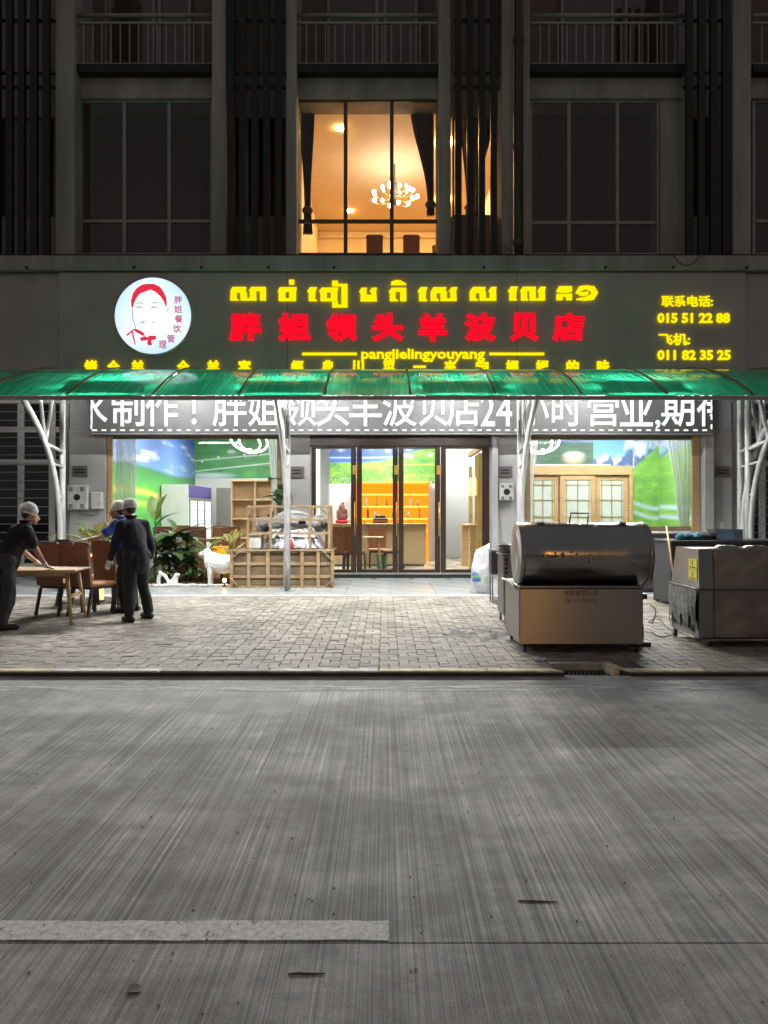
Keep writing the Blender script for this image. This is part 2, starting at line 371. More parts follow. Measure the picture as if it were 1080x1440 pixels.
def worn(name, c, lo, hi, scale):
    m, N, L = newmat(name); b = N['Principled BSDF']; b.inputs['Roughness'].default_value = .75
    n = noise_node(N, L, scale, 6, rough=.7); r = ramp(N, L, n.outputs['Fac'], [(lo, 0), (hi, 1)])
    n2 = noise_node(N, L, 40, 4, rough=.7); r2 = ramp(N, L, n2.outputs['Fac'], [(.3, .6), (.7, 1.1)])
    L.new(mul(N, L, c, r2.outputs[0]), b.inputs['Base Color']); L.new(r.outputs[0], b.inputs['Alpha']); bumpn(N, L, n2.outputs['Fac'], .4, .01, b)
    return m
M['line_worn'] = worn('worn_edge_line', (.60, .60, .60), .40, .60, (2.2, 14, 1))
M['line'] = worn('dash_paint', (.86, .86, .85), .27, .44, (34, 12, 1))
# ------------------------------------------------------------------ ground, road, kerb, pavement
KY = 6.80; PZ = 0.08; TZ = 0.10; TY = 12.9; WY = 16.2
g = bx('ground', M['earth'], None, -150, 150, -150, 150, -1.0, -0.04, 0); tag(g, kind='structure')
road = bpy.data.objects.new('road', None); col.objects.link(road); tag(road, kind='structure')
bx('road_slab', M['road'], road, -30, 30, 2.6535, 6.58, -.2, 0, .003)
bx('road_slab', M['road2'], road, -30, 30, -25, 2.6485, -.2, 0, .003)
MB().add([(-30, 6.581, .0005), (30, 6.581, .0005), (30, KY + .02, .034), (-30, KY + .02, .034), (30, KY + .5, -.06), (-30, KY + .5, -.06)], [(0, 1, 2, 3), (3, 2, 4, 5)]).build('gutter_strip', M['gutter'], road)
def marking(name, mat, x0, x1, y0, y1, z):
    m = MB(); nx = 90
    vs = []; rnd = random.Random(5)
    for i in range(nx + 1):
        x = x0 + (x1 - x0) * i / nx
        vs += [(x, y0 + rnd.uniform(-.004, .004), z), (x, y1 + rnd.uniform(-.009, .009), z)]
    m.add(vs, [(2 * i, 2 * i + 2, 2 * i + 3, 2 * i + 1) for i in range(nx)])
    return m.build(name, mat, road)
marking('edge_line', M['line_worn'], -12, 12, 6.37, 6.565, .004)
marking('dash_line', M['line'], -7, .018, 2.662, 2.785, .004)
# kerb stones, each its own block; a gap at the drain
M['kerb_face'] = PM('kerb_dark_side', (.045, .042, .038), .8, var=.5, scale=6, bump=.3, bscale=50)  # upright kerb sides darker than their tops
kerb = bpy.data.objects.new('kerb', None); col.objects.link(kerb); tag(kerb, kind='structure')
KH = PZ - .002
def kerb_block(x0, x1, mat, skew0=0, skew1=0):
    m = MB(); z0, z1 = -.05, KH + .003; y0, y1 = KY, KY + .13
    p = [(x0, y0), (x1, y0), (x1 + skew1, y1), (x0 + skew0, y1)]; c = .012
    vs = [(a, b, z0) for a, b in p] + [(a, b, z1 - c) for a, b in p] + [(a + (c if i in (0, 3) else -c) * .5, b + (c if i < 2 else 0), z1) for i, (a, b) in enumerate(p)]
    m.add(vs, [(0, 1, 5, 4), (1, 2, 6, 5), (2, 3, 7, 6), (3, 0, 4, 7), (4, 5, 9, 8), (5, 6, 10, 9), (6, 7, 11, 10), (7, 4, 8, 11), (8, 9, 10, 11)])
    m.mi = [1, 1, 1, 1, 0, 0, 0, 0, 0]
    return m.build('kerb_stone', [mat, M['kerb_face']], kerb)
GX0, GX1 = 1.70, 2.235
x = -9.05; i = 0
while x < 10:
    x1 = x + 1.0; mt = M[('kerb_y', 'kerb_w', 'kerb', 'kerb_w', 'kerb_y')[i % 5]]
    if x1 > GX0 - .2 and x < GX1 + .2:
        if x < GX0 - .2: kerb_block(x, GX0 - .06, M['kerb_y'], 0, -.10)
        if x1 > GX1 + .2: kerb_block(GX1 + .02, x1 - .006, M['kerb_y'], -.08, 0)
    else: kerb_block(x, x1 - .006, mt)
    x = x1; i += 1
m = MB(); m.bar((GX1 - .06, KY + .12, .035), (GX1 - .10, KY + .42, .035), .09, .10); m.build('kerb_stone', M['kerb_y'], kerb)
m = MB(); m.bar((GX0 - .1, KY + .44, .02), (GX1 - .12, KY + .44, .02), .09, .10); m.build('kerb_stone', M['kerb'], kerb)
# drain
dr = thing('drain_grate', (1.95, KY + .15, 0), 'rusty slotted drain grate set in the kerb gap below the roaster', 'drain')
m = MB(); m.box(GX0 - .1, GX1 - .02, KY + .01, KY + .38, -.12, -.09); m.build('pit_floor', M['soil'], dr)
m = MB()
for a in ((GX0 - .05, GX0 - .03), (GX1 - .09, GX1 - .07)): m.box(a[0], a[1], KY + .02, KY + .36, -.02, .012)
m.box(GX0 - .03, GX1 - .09, KY + .02, KY + .045, -.02, .012); m.box(GX0 - .03, GX1 - .09, KY + .335, KY + .36, -.02, .012)
m.build('frame', M['steel_dk'], dr)
me = MB().box(-.011, .011, 0, .29, -.02, .010).mesh('grate_bar', M['steel_dk'])
for k in range(11): link('grate_bar', me, dr, (GX0 + .01 + k * .037, KY + .045, 0), (0, 0, R(-12)))
# pavement with wavy block pavers in basket weave
pav = bpy.data.objects.new('pavement', None); col.objects.link(pav); tag(pav, kind='structure')
m = MB()
for a in ((-16, GX0 - .12, KY + .1, TY), (GX0 - .12, GX1, KY + .47, TY), (GX1, 17, KY + .1, TY)): m.box(a[0], a[1], a[2], a[3], -.2, PZ - .016)
m.build('paver_bed', M['bed'], pav)
CS = .19
def paver_shape(horizontal):
    L_, W_ = CS - .0055, CS / 2 - .0055; n = 8; top = []; amp = .007
    xs = [-L_ / 2 + L_ * k / n for k in range(n + 1)]
    wav = lambda t: amp * math.sin(t / L_ * 2 * math.pi * 1.0)
    for xx in xs: top.append((xx, -W_ / 2 + wav(xx)))
    for xx in reversed(xs): top.append((xx, W_ / 2 + wav(xx)))
    P = []
    for s_, z in ((1, -.02), (1, -.005), (.955, 0)): P.append([(a * (s_ if s_ == 1 else .975), b * (s_ if s_ == 1 else .93), z) for a, b in top])
    if not horizontal: P = [[(-b, a, z) for a, b, z in r] for r in P]
    return P
PS = {h: paver_shape(h) for h in (0, 1)}
def paver_mb(mb, h, x, y, z, dz=0, tilt=(0, 0)):
    n = len(PS[h][0]); vs = []
    for ring in PS[h]: vs += [(x + a, y + b, z + c + dz + tilt[0] * a + tilt[1] * b) for a, b, c in ring]
    fs = []
    for r_ in range(2):
        for k in range(n): k2 = (k + 1) % n; fs.append((r_ * n + k, r_ * n + k2, (r_ + 1) * n + k2, (r_ + 1) * n + k))
    fs.append(tuple(2 * n + k for k in range(n))); mb.add(vs, fs)
slots = []
rp = random.Random(3)
ny = int((TY - .02 - (KY + .138)) / CS)
for j in range(ny):
    for i in range(-61, 65):
        cx, cyy = i * CS + .05, KY + .138 + (j + .5) * CS
        if GX0 - .24 < cx < GX1 + .10 and cyy < KY + .58: continue
        for s_ in (-1, 1):
            h = (i + j) % 2
            slots.append((h, cx, cyy + s_ * CS / 4) if h else (h, cx + s_ * CS / 4, cyy))
inview = [s for s in slots if abs(s[1]) < s[2] * .5]
inview.sort(key=lambda s: s[2] + .02 * abs(s[1]))
keep = [s for s in inview if not (abs(s[1] - 2.0) < .9 and s[2] < 9)][:300]; ks = set(keep)
pm = {}
for h in (0, 1):
    t = MB(); paver_mb(t, h, 0, 0, 0); pm[h] = t.mesh('paver', M['paver'])
def pv(): return rp.uniform(-.004, .0025), (rp.uniform(-.02, .02), rp.uniform(-.03, .03))
M['paver_one'] = PM('paver_concrete_block', (.265, .247, .212), .72, var=.25, scale=3.5, bump=.3, bscale=80)
nt = M['paver_one'].node_tree; bb = nt.nodes['Principled BSDF']; src = bb.inputs['Base Color'].links[0].from_socket
oi = nt.nodes.new('ShaderNodeObjectInfo'); rr_ = ramp(nt.nodes, nt.links, oi.outputs['Random'], [(0, .84), (1, 1.16)])
nt.links.new(mul(nt.nodes, nt.links, src, rr_.outputs[0]), bb.inputs['Base Color'])
for h in (0, 1): pm[h].materials.clear(); pm[h].materials.append(M['paver_one'])
for h, x, y in keep:
    dz, tl = pv(); link('paver', pm[h], pav, (x, y, PZ + dz), (tl[1], -tl[0], 0))
rest = MB()
for s in slots:
    if s in ks: continue
    dz, tl = pv(); paver_mb(rest, s[0], s[1], s[2], PZ, dz, tl)
o = rest.build('paver_field', M['paver'], pav); o['kind'] = 'stuff'
# tiled forecourt
fc = bpy.data.objects.new('forecourt', None); col.objects.link(fc); tag(fc, kind='structure')
bx('forecourt_slab', M['bed'], fc, -16, 17, TY, 17, -.2, TZ - .02, 0)
TS = .8; tm = MB().box(0, TS - .004, 0, TS - .004, -.018, 0, .003).mesh('floor_tile', M['tile'])
for j in range(5):
    for i in range(-11, 12): link('floor_tile', tm, fc, (i * TS + .12, TY + .005 + j * TS, TZ))
bx('kerb_edging', M['plaster'], fc, -16, 17, TY - .10, TY, -.1, TZ - .004, .01)

# ------------------------------------------------------------------ the shophouse block
B = thing('shophouse_block', (0, WY, 0), 'grey concrete shophouse block with railed balconies and dark vertical slat screens', 'building')
SY = 15.6                                    # front of the band that carries the sign
def wallbox(name, mat, px0, px1, z0, z1, y0, y1, c=.01, at=WY, parent=None):
    return bx(name, mat, parent or B, fx(px0, at), fx(px1, at), y0, y1, z0, z1, c)
for a, b in ((97, 149), (396, 436), (691, 738), (986, 1030)): wallbox('pilaster', M['plaster'], a, b, TZ, 3.3, WY, WY + .4)
wallbox('lintel', M['plaster'], 97, 1030, 3.3, 4.5, WY + .03, WY + .36)
wallbox('wall', M['plaster_up'], -160, 1240, 4.5, 7.05, WY + .06, WY + .4)
wallbox('lintel', M['plaster'], -160, 97, 3.9, 4.5, WY + .05, WY + .36); wallbox('lintel', M['plaster'], 1030, 1240, 3.9, 4.5, WY + .05, WY + .36)
for a, b in ((-160, -20), (1100, 1240)): wallbox('wall', M['plaster'], a, b, TZ, 3.9, WY + .02, WY + .36)
wallbox('window_apron', M['plaster'], 149, 396, TZ, .55, WY + .04, WY + .3); wallbox('window_apron', M['plaster'], 738, 986, TZ, 1.06, WY + .04, WY + .3)
wallbox('window_sill', M['white'], 738, 986, 1.06, 1.11, WY - .12, WY + .3, .008); wallbox('window_sill', M['white'], 149, 396, .55, .59, WY - .06, WY + .3, .008)
wallbox('pilaster_side', M['plaster'], 690.2, 699, TZ, 3.32, WY - .16, WY - .002, .008)
wallbox('pilaster_side', M['plaster'], 987, 1000, TZ, 3.32, WY - .16, WY - .002, .008)
# sign-carrying band and ledge
bx('ledge', M['plaster_up'], B, fx(-160, SY), fx(1240, SY), SY - .05, WY + .4, fz(381, SY), fz(359, SY - .05), .015)
bx('ledge_lip', M['slat'], B, fx(-160, SY), fx(1240, SY), SY + .02, WY + .4, fz(359, SY - .05) + .002, fz(359, SY - .05) + .05, .004)
for px in (40, 190, 284, 378, 470, 680, 850, 945, 1048):
    MB().bar((fx(px, SY), SY - .07, fz(379, SY)), (fx(px, SY), SY - .07, fz(376, SY)), .05, .05).build('bracket', M['black'], B)
# windows
def window(px0, px1, py0, py1, Y, mull, trans, mat=M['alu'], glass=M['glass_dk'], w=.07, parent=B, name='window', midtr=None):
    x0, x1, z0, z1 = fx(px0, Y), fx(px1, Y), fz(py1, Y), fz(py0, Y)
    m = MB(); d = .06
    m.box(x0, x0 + w, Y, Y + d, z0, z1, .005); m.box(x1 - w, x1, Y, Y + d, z0, z1, .005)
    m.box(x0 + w, x1 - w, Y, Y + d, z0, z0 + w, .005); m.box(x0 + w, x1 - w, Y, Y + d, z1 - w, z1, .005)
    f = m.build(name, mat, parent)
    zt = [fz(p, Y) for p in trans]
    for p in mull:
        xm = fx(p, Y); bx('mullion', mat, f, xm - w * .55, xm + w * .55, Y - .012, Y + d - .004, z0 + w, z1 - w, .004)
    xs = [x0 + w] + [fx(p, Y) for p in mull] + [x1 - w]
    for k in range(len(xs) - 1):
        a = xs[k] + (w * .55 if k else 0); b = xs[k + 1] - (w * .55 if k < len(xs) - 2 else 0)
        for z in zt: bx('transom', mat, f, a, b, Y - .008, Y + d - .004, z - w * .5, z + w * .5, .004)
        zz = [z0 + w] + sorted(zt) + [z1 - w]
        for q in range(len(zz) - 1):
            bx('pane', glass, f, a, b, Y + .025, Y + .033, zz[q] + (w * .5 if q else 0), zz[q + 1] - (w * .5 if q < len(zz) - 2 else 0), 0)
    return f
UY = 16.40
cols = ((78, 105), (298, 318), (402, 417), (617, 634), (705, 722), (735, 745), (1030, 1056), (-90, -62), (1150, 1175))
ZU = fz(359, SY - .05) + .05; ZT = 15.4
for a, b in cols: bx('column', M['plaster_up'], B, fx(a, 16.0), fx(b, 16.0), 15.98, 17.0, ZU, ZT, .015)
for a, b in ((105, 298), (417, 617), (745, 963), (1056, 1150)):
    bx('beam', M['plaster_up'], B, fx(a, 16.3), fx(b, 16.3), 16.32, 17.0, fz(138, 16.32), fz(106, 16.32), .012)
    bx('balcony_shadow_slab', M['black'], B, fx(a, 16.2) + .01, fx(b, 16.2) - .01, 16.1, 18.4, fz(105, 16.2), fz(93, 16.2), .01)  # black colour stands in for the shadow gap below the balcony
bx('wall', M['plaster_up'], B, fx(926, UY), fx(966, 16.4), 16.4, 17.0, ZU, fz(139, 16.4), .01)
window(107, 300, 140, 360, UY, (175, 238), (311,)); window(1058, 1150, 140, 360, UY, (1110,), (311,))
window(416, 619, 138, 360, UY, (486, 551), (311,), M['alu_dk'], M['glass'], .075)
window(744, 928, 140, 360, UY, (800, 868), (313,))
# balconies
bal_me = {}
for a, b in ((105, 298), (418, 617), (747, 962), (1058, 1150)):
    Yb = 16.15; x0, x1 = fx(a, Yb), fx(b, Yb)
    m = MB(); m.tube([(x0, Yb, fz(22, Yb)), (x1, Yb, fz(22, Yb))], .045, 8); f = m.build('balcony_rail', M['alu'], B, True)
    m = MB(); m.box(x0, x1, Yb - .02, Yb + .02, fz(34, Yb), fz(31, Yb)); m.build('mid_rail', M['alu'], f)
    m = MB(); m.box(x0, x1, Yb - .02, Yb + .02, fz(91, Yb), fz(89, Yb)); m.build('bottom_rail', M['alu'], f)
    n = int((b - a) / 12.6); me = MB().box(-.011, .011, -.011, .011, 0, fz(34, Yb) - fz(89, Yb)).mesh('baluster', M['alu'])
    for k in range(1, n): link('baluster', me, f, (x0 + (x1 - x0) * k / n, Yb, fz(89, Yb)))
    # recessed dark doors behind the balcony
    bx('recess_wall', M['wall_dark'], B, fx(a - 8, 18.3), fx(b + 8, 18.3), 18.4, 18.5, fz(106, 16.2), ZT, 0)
    fr = window(a + 42, b - 30, -40, 92, 18.2, (a + 88 + (b - a) * .12, a + (b - a) * .62), (), M['alu'], M['glass_dk'], .06, B, 'balcony_door')
# slat screens
for a, b, n in ((-10, 76, 5), (318, 402, 5), (638, 704, 4), (962, 1030, 4)):
    Ys = 15.86; Yw = 17.05
    sr = bx('slat_rail', M['slat'], B, fx(a, Ys), fx(b, Ys), Ys + .05, Ys + .10, fz(28, Ys), fz(24, Ys), .004)
    for p in (98, 118, 356): bx('rail', M['slat'], sr, fx(a, Ys), fx(b, Ys), Ys + .052, Ys + .098, fz(p + 4, Ys), fz(p, Ys), .004)
    pt = (b - a) / n; sl = MB().box(0, fx(540 + pt * .55, Ys), Ys - .06 - Ys, .05, 0, ZT - ZU, .006).mesh('slat', M['slat'])
    for k in range(n): link('slat', sl, sr, (fx(a + pt * (k + .12), Ys), Ys, ZU))
    # wall behind with a narrow window
    q0, q1 = (a + 6, b - 6)
    bx('recess_wall', M['plaster_up'], B, fx(a - 4, Yw), fx(b + 6, Yw), Yw, Yw + .15, ZU, fz(305, Yw), .0)
    bx('recess_wall', M['plaster_up'], B, fx(a - 4, Yw), fx(b + 6, Yw), Yw, Yw + .15, fz(165, Yw), ZT, .0)
    window(a - 2, b + 4, 165, 305, Yw + .02, ((a + b) / 2,), (), M['alu_dk'], M['glass'] if a == 638 else M['glass_dk'], .05)
# drainpipe and cable on the ledge
m = MB(); m.tube([(fx(729, 15.8), 15.8, fz(380, 15.6)), (fx(729, 15.8), 15.8, ZT)], .10, 12); dp = m.build('drainpipe', M['pipe'], B, True)
for p in (60, 210, 345): MB().tube([(fx(729, 15.8), 15.8, fz(p, 15.8)), (fx(729, 15.8), 15.8, fz(p - 7, 15.8))], .115, 12).build('pipe_clip', M['pipe'], dp)
for x0_, sag in ((945, 14), (688, -10)):
    pts = [(fx(x0_ + t * 38, SY), SY - .06, fz(360, SY) - sag / 64 * (1 - (2 * t - 1) ** 2)) for t in [k / 10 for k in range(11)]]
    MB().tube(pts, .008, 5).build('cable', M['plastic_bk'], B)
RX0_D = fx(409, 17.3) - .11
# dark rooms upstairs
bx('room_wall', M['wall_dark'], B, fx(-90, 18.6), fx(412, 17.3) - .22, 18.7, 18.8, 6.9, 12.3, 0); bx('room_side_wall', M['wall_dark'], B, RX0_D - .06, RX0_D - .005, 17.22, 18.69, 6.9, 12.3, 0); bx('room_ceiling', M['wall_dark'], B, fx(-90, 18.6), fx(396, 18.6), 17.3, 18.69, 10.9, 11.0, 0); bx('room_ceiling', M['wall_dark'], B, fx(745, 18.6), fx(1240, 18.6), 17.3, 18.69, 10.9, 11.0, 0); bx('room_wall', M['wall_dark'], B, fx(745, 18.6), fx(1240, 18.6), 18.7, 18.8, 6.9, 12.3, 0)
# lit dining room upstairs
RX0, RX1, RY0, RY1, RZ0, RZ1 = fx(409, 17.3), fx(722, 17.3), 17.25, 24.6, 7.0, 10.75
M['warmwall'] = PM('warm_plaster', (.82, .66, .43), .7, var=.06); M['warmfloor'] = PM('warm_floor', (.35, .22, .12), .3)
bx('room_ceiling', M['warmwall'], B, RX0, RX1, RY0, RY1, RZ1, RZ1 + .1, 0); bx('room_floor', M['warmfloor'], B, RX0, RX1, RY0, RY1, RZ0 - .1, RZ0, 0)
bx('room_wall', M['warmwall'], B, RX0 - .1, RX0, RY0, RY1, RZ0, RZ1, 0); bx('room_wall', M['warmwall'], B, RX1, RX1 + .1, RY0, RY1, RZ0, RZ1, 0)
bx('room_wall', M['warmwall'], B, RX0, RX1, RY1, RY1 + .1, RZ0, RZ1, 0)
bx('room_ceiling', M['warmwall'], B, fx(410, 17), fx(627, 17), 16.47, RY0 - .002, RZ1, RZ1 + .1, 0); bx('room_floor', M['warmfloor'], B, fx(410, 17), fx(627, 17), 16.47, RY0 - .002, RZ0 - .1, RZ0, 0)
bx('cornice', M['warmwall'], B, RX0, RX1, RY1 - .12, RY1 - .002, RZ1 - .22, RZ1 - .002, .03)
bx('dado_rail', M['wood'], B, RX0, RX1, RY1 - .03, RY1 - .002, RZ0 + .95, RZ0 + 1.02, .01)

# curtains: a pleated sheet whose left and right edges follow a profile
def curtain(name, Y, prof, mat, parent=None, label=None, folds=7, depth=.05, nz=22, group=None):
    """prof: (py, pxl, pxr) from top to bottom, at depth Y"""
    m = MB(); nx = folds * 6; vs = []
    P = []
    for k in range(nz + 1):
        t = k / nz; py = prof[0][0] + (prof[-1][0] - prof[0][0]) * t
        for a, b in zip(prof, prof[1:]):
            if a[0] <= py <= b[0] + 1e-6:
                u = (py - a[0]) / (b[0] - a[0]); u = u * u * (3 - 2 * u); l = a[1] + (b[1] - a[1]) * u; r_ = a[2] + (b[2] - a[2]) * u; break
        for i in range(nx + 1):
            s_ = i / nx; dd = depth * (math.sin(s_ * folds * 2 * math.pi) + .35 * math.sin(s_ * folds * 4.6 * math.pi + 1 + t))
            vs.append((fx(l + (r_ - l) * s_, Y), Y + dd, fz(py, Y)))
    W = nx + 1
    m.add(vs, [(k * W + i, k * W + i + 1, (k + 1) * W + i + 1, (k + 1) * W + i) for k in range(nz) for i in range(nx)])
    o = m.build(name, mat, parent, True)
    if label: tag(o, label, 'curtain', group)
    return o
def tied(Y, top, bot, tie_y, l, r_, tl, tr, bl, br, label, side):
    o = curtain('tied_curtain', Y, [(top, l, r_), (tie_y, tl, tr), (tie_y + 8, tl - 1, tr + 1), (bot, bl, br)], M['drape'], None, label, 5, .05)
    m = MB(); xa, xb = fx(tl - 2, Y), fx(tr + 2, Y); z = fz(tie_y + 4, Y)
    m.ball(((xa + xb) / 2, Y, z), ((xb - xa) / 2 + .02, .11, .10)); m.build('tie_knot', M['drape'], o, True)
    return o
tied(17.0, 140, 330, 292, 420, 443, 428, 437, 426, 440, 'brown tied-back curtain at the left edge of the lit upstairs window', 0)
tied(17.0, 140, 304, 284, 576, 610, 601, 610, 600, 611, 'brown tied-back curtain at the right edge of the lit upstairs window', 1)
tied(17.45, 160, 330, 288, 647, 694, 656, 670, 655, 670, 'brown curtain drawn to one side behind the slats right of the lit window', 1)
tied(17.3, 140, 330, 280, 277, 297, 284, 292, 282, 293, 'dark curtain tied back in the unlit upstairs window on the left', 0)
tied(17.45, 160, 330, 270, 336, 388, 352, 366, 350, 368, 'dark funnel-shaped curtain behind the slats left of the lit window', 0)
curtain('drawn_curtain', 17.2, [(140, 742, 930), (360, 742, 930)], M['drape_dk'], None, 'dark pleated curtain drawn across the upstairs window on the right', 26, .05, 4)
curtain('drawn_curtain', 17.2, [(140, 1056, 1150), (360, 1056, 1150)], M['drape_dk'], None, 'dark pleated curtain at the far right edge upstairs', 12, .05, 4)
curtain('drawn_curtain', 17.5, [(160, 958, 1034), (310, 958, 1034)], M['drape_dk'], None, 'dark curtain behind the slat screen on the right', 10, .04, 4)
curtain('drawn_curtain', 17.5, [(160, -12, 80), (310, -12, 80)], M['drape_dk'], None, 'dark curtain behind the slat screen at the far left', 12, .04, 4)
# chandelier
CX, CYY, CZ = fx(555, 19.8), 19.8, fz(280, 19.8)
ch = thing('chandelier', (CX, CYY, RZ1), 'many-armed chandelier with white glowing bulbs in the lit upstairs room', 'chandelier')
MB().tube([(CX, CYY, CZ - .1), (CX, CYY, RZ1)], .018, 8).build('rod', M['alu_dk'], ch)
MB().lathe([(.01, CZ - .16), (.07, CZ - .08), (.05, CZ), (.09, CZ + .12), (.03, CZ + .35), (.05, CZ + .42), (.0, CZ + .45)], (CX, CYY, 0), 14).build('hub', M['alu_dk'], ch, True)
am = MB(); am.tube([(.05, 0, .0), (.25, 0, -.10), (.48, 0, -.06), (.60, 0, .02)], .012, 6); am = am.mesh('arm', M['gold'], smooth=True)
bm_ = MB(); bm_.ball((.60, 0, .08), .052, 10, 8); bm_ = bm_.mesh('bulb', M['e_bulb'], smooth=True)
for k in range(22):
    a_ = link('arm', am, ch, (CX, CYY, CZ + (0, .06)[k % 2] + (0 if k < 14 else .16)), (0, 0, 2 * math.pi * (k / 14 if k < 14 else k / 8 + .05)), ((1, 1, 1), (.88, .88, 1))[k % 2] if k < 14 else (.55, .55, .9))
    bb_ = link('bulb', bm_, a_); bb_.location = (0, 0, 0)
dl = MB().lathe([(.0, 0), (.06, 0), (.075, -.012), (.075, 0)], n=14).mesh('downlight', M['e_upwarm'])
for i, (px, py, where) in enumerate(((478, 181, 'upper left of the lit upstairs ceiling'), (492, 297, 'far end of the lit upstairs ceiling'))):
    Yd = (RZ1 - .012 - CAMZ) * F / (720 - py)
    o = link('downlight', dl, None, (fx(px, Yd), Yd, RZ1 - .005)); tag(o, 'small warm ceiling downlight at the ' + where, 'downlight')
cl = MB().lathe([(.0, 0), (.16, 0), (.17, -.02), (.17, 0)], n=20)  # two added lamps, kept out of sight, that brighten the lit upstairs room
for k, (xx, yy) in enumerate(((1.506, 18.6), (1.78, 22.0))):
    o = link('downlight', cl.mesh('downlight', M['e_upwarm']), None, (xx, yy, RZ1 - .004))
    tag(o, 'added unseen round warm ceiling lamp upstairs ' + ('behind the slat screen window', 'in the back right corner')[k], 'downlight')
# ------------------------------------------------------------------ lettering
def text_mesh(s, bold=0.0, depth=.03, name='letter', mat=None, res=2):
    c = bpy.data.curves.new('t', 'FONT'); c.body = s; c.size = 1; c.resolution_u = res
    c.bevel_depth = bold; c.bevel_resolution = 1; c.extrude = depth
    o = bpy.data.objects.new('t', c); me = evalmesh(o); bpy.data.objects.remove(o); bpy.data.curves.remove(c)
    me.name = name; me.materials.clear(); me.materials.append(mat); return me
def fit(me, cx, cz, w, h, Y, dep=.05, keep=None):
    """stand the flat text up in the XZ plane, centred on cx, cz, width w and height h"""
    co = np.empty(len(me.vertices) * 3); me.vertices.foreach_get('co', co); co = co.reshape(-1, 3)
    mn, mx = co.min(0), co.max(0); sz = np.maximum(mx - mn, 1e-6)
    sx = (w / sz[0]) if w else h / sz[1]; sy = (h / sz[1]) if h else w / sz[0]
    c = (mn + mx) / 2; out = np.empty_like(co)
    out[:, 0] = (co[:, 0] - c[0]) * sx + cx; out[:, 2] = (co[:, 1] - c[1]) * sy + cz
    out[:, 1] = Y - dep / 2 - (co[:, 2] - c[2]) / max(sz[2], 1e-6) * dep
    me.vertices.foreach_set('co', out.ravel()); me.update(); return me
def shift(me, v):
    for p in me.vertices: p.co -= v
    return me
def letter(s, px, py, pw, ph, Y, mat, parent, bold=.04, dep=.05, name='letter'):
    me = fit(text_mesh(s, bold, .03, name, mat), fx(px, Y), fz(py, Y), pw * Y / F if pw else None, ph * Y / F if ph else None, Y, dep)
    return link(name, shift(me, org(parent)), parent)

SG = thing('shop_sign', (fx(566, SY), SY, fz(530, SY)), 'long charcoal shop sign with lit yellow and red raised letters', 'sign')
bx('panel', M['panel'], SG, fx(82, SY), fx(1050, SY), SY + .02, WY + .05, 4.22, fz(382.5, SY), .012)
for px in (404, 727): bx('panel_seam', M['black'], SG, fx(px, SY) - .004, fx(px, SY) + .004, SY + .016, SY + .02, 4.25, fz(384, SY), 0)
bx('side_panel', M['panel'], SG, fx(-160, SY), fx(81, SY), SY + .10, WY + .05, 4.22, fz(382.5, SY), .012)
bx('side_panel', M['panel'], SG, fx(1051, SY), fx(1240, SY), SY + .10, WY + .05, 4.22, fz(382.5, SY), .012)
LY = SY + .012
for s, px in zip('胖姐领头羊波贝店', (345, 414, 480, 545, 608.5, 675, 737, 799)): letter(s, px, 460.5, 45 if s in '胖姐领头波店' else 40, 40, LY, M['e_red'], SG, .05)
YS = (('烤', 128), ('全', 160), ('羊', 194), ('全', 258), ('羊', 300), ('宴', 344), ('經', 418), ('典', 461), ('川', 503), ('菜', 547), ('一', 590), ('來', 633), ('自', 678), ('媽', 720), ('媽', 762), ('的', 805), ('味', 848))
for s, px in YS: letter(s, px, 516, 18, 19 if s != '一' else 3.5, LY, M['e_yel'], SG, .05, .04)
letter('pangjielingyouyang', 595, 500, 174, 19, LY, M['e_yel'], SG, .03, .04, 'lettering')
for a, b in ((425, 502), (688, 765)): MB().tube([(fx(a, LY), LY - .02, fz(498, LY)), (fx(b, LY), LY - .02, fz(498, LY))], .03, 8).build('rule_line', M['e_yel'], SG)
letter('联系电话:', 966, 424, 72, 16, LY, M['e_yel'], SG, .022, .04, 'lettering'); letter('015 51 22 88', 975, 447.5, 102, 14.5, LY, M['e_yel'], SG, .038, .04, 'lettering')
letter('飞机:', 948, 477.5, 44, 17, LY, M['e_yel'], SG, .022, .04, 'lettering'); letter('011 82 35 25', 975.5, 499.5, 103, 14.5, LY, M['e_yel'], SG, .038, .04, 'lettering')
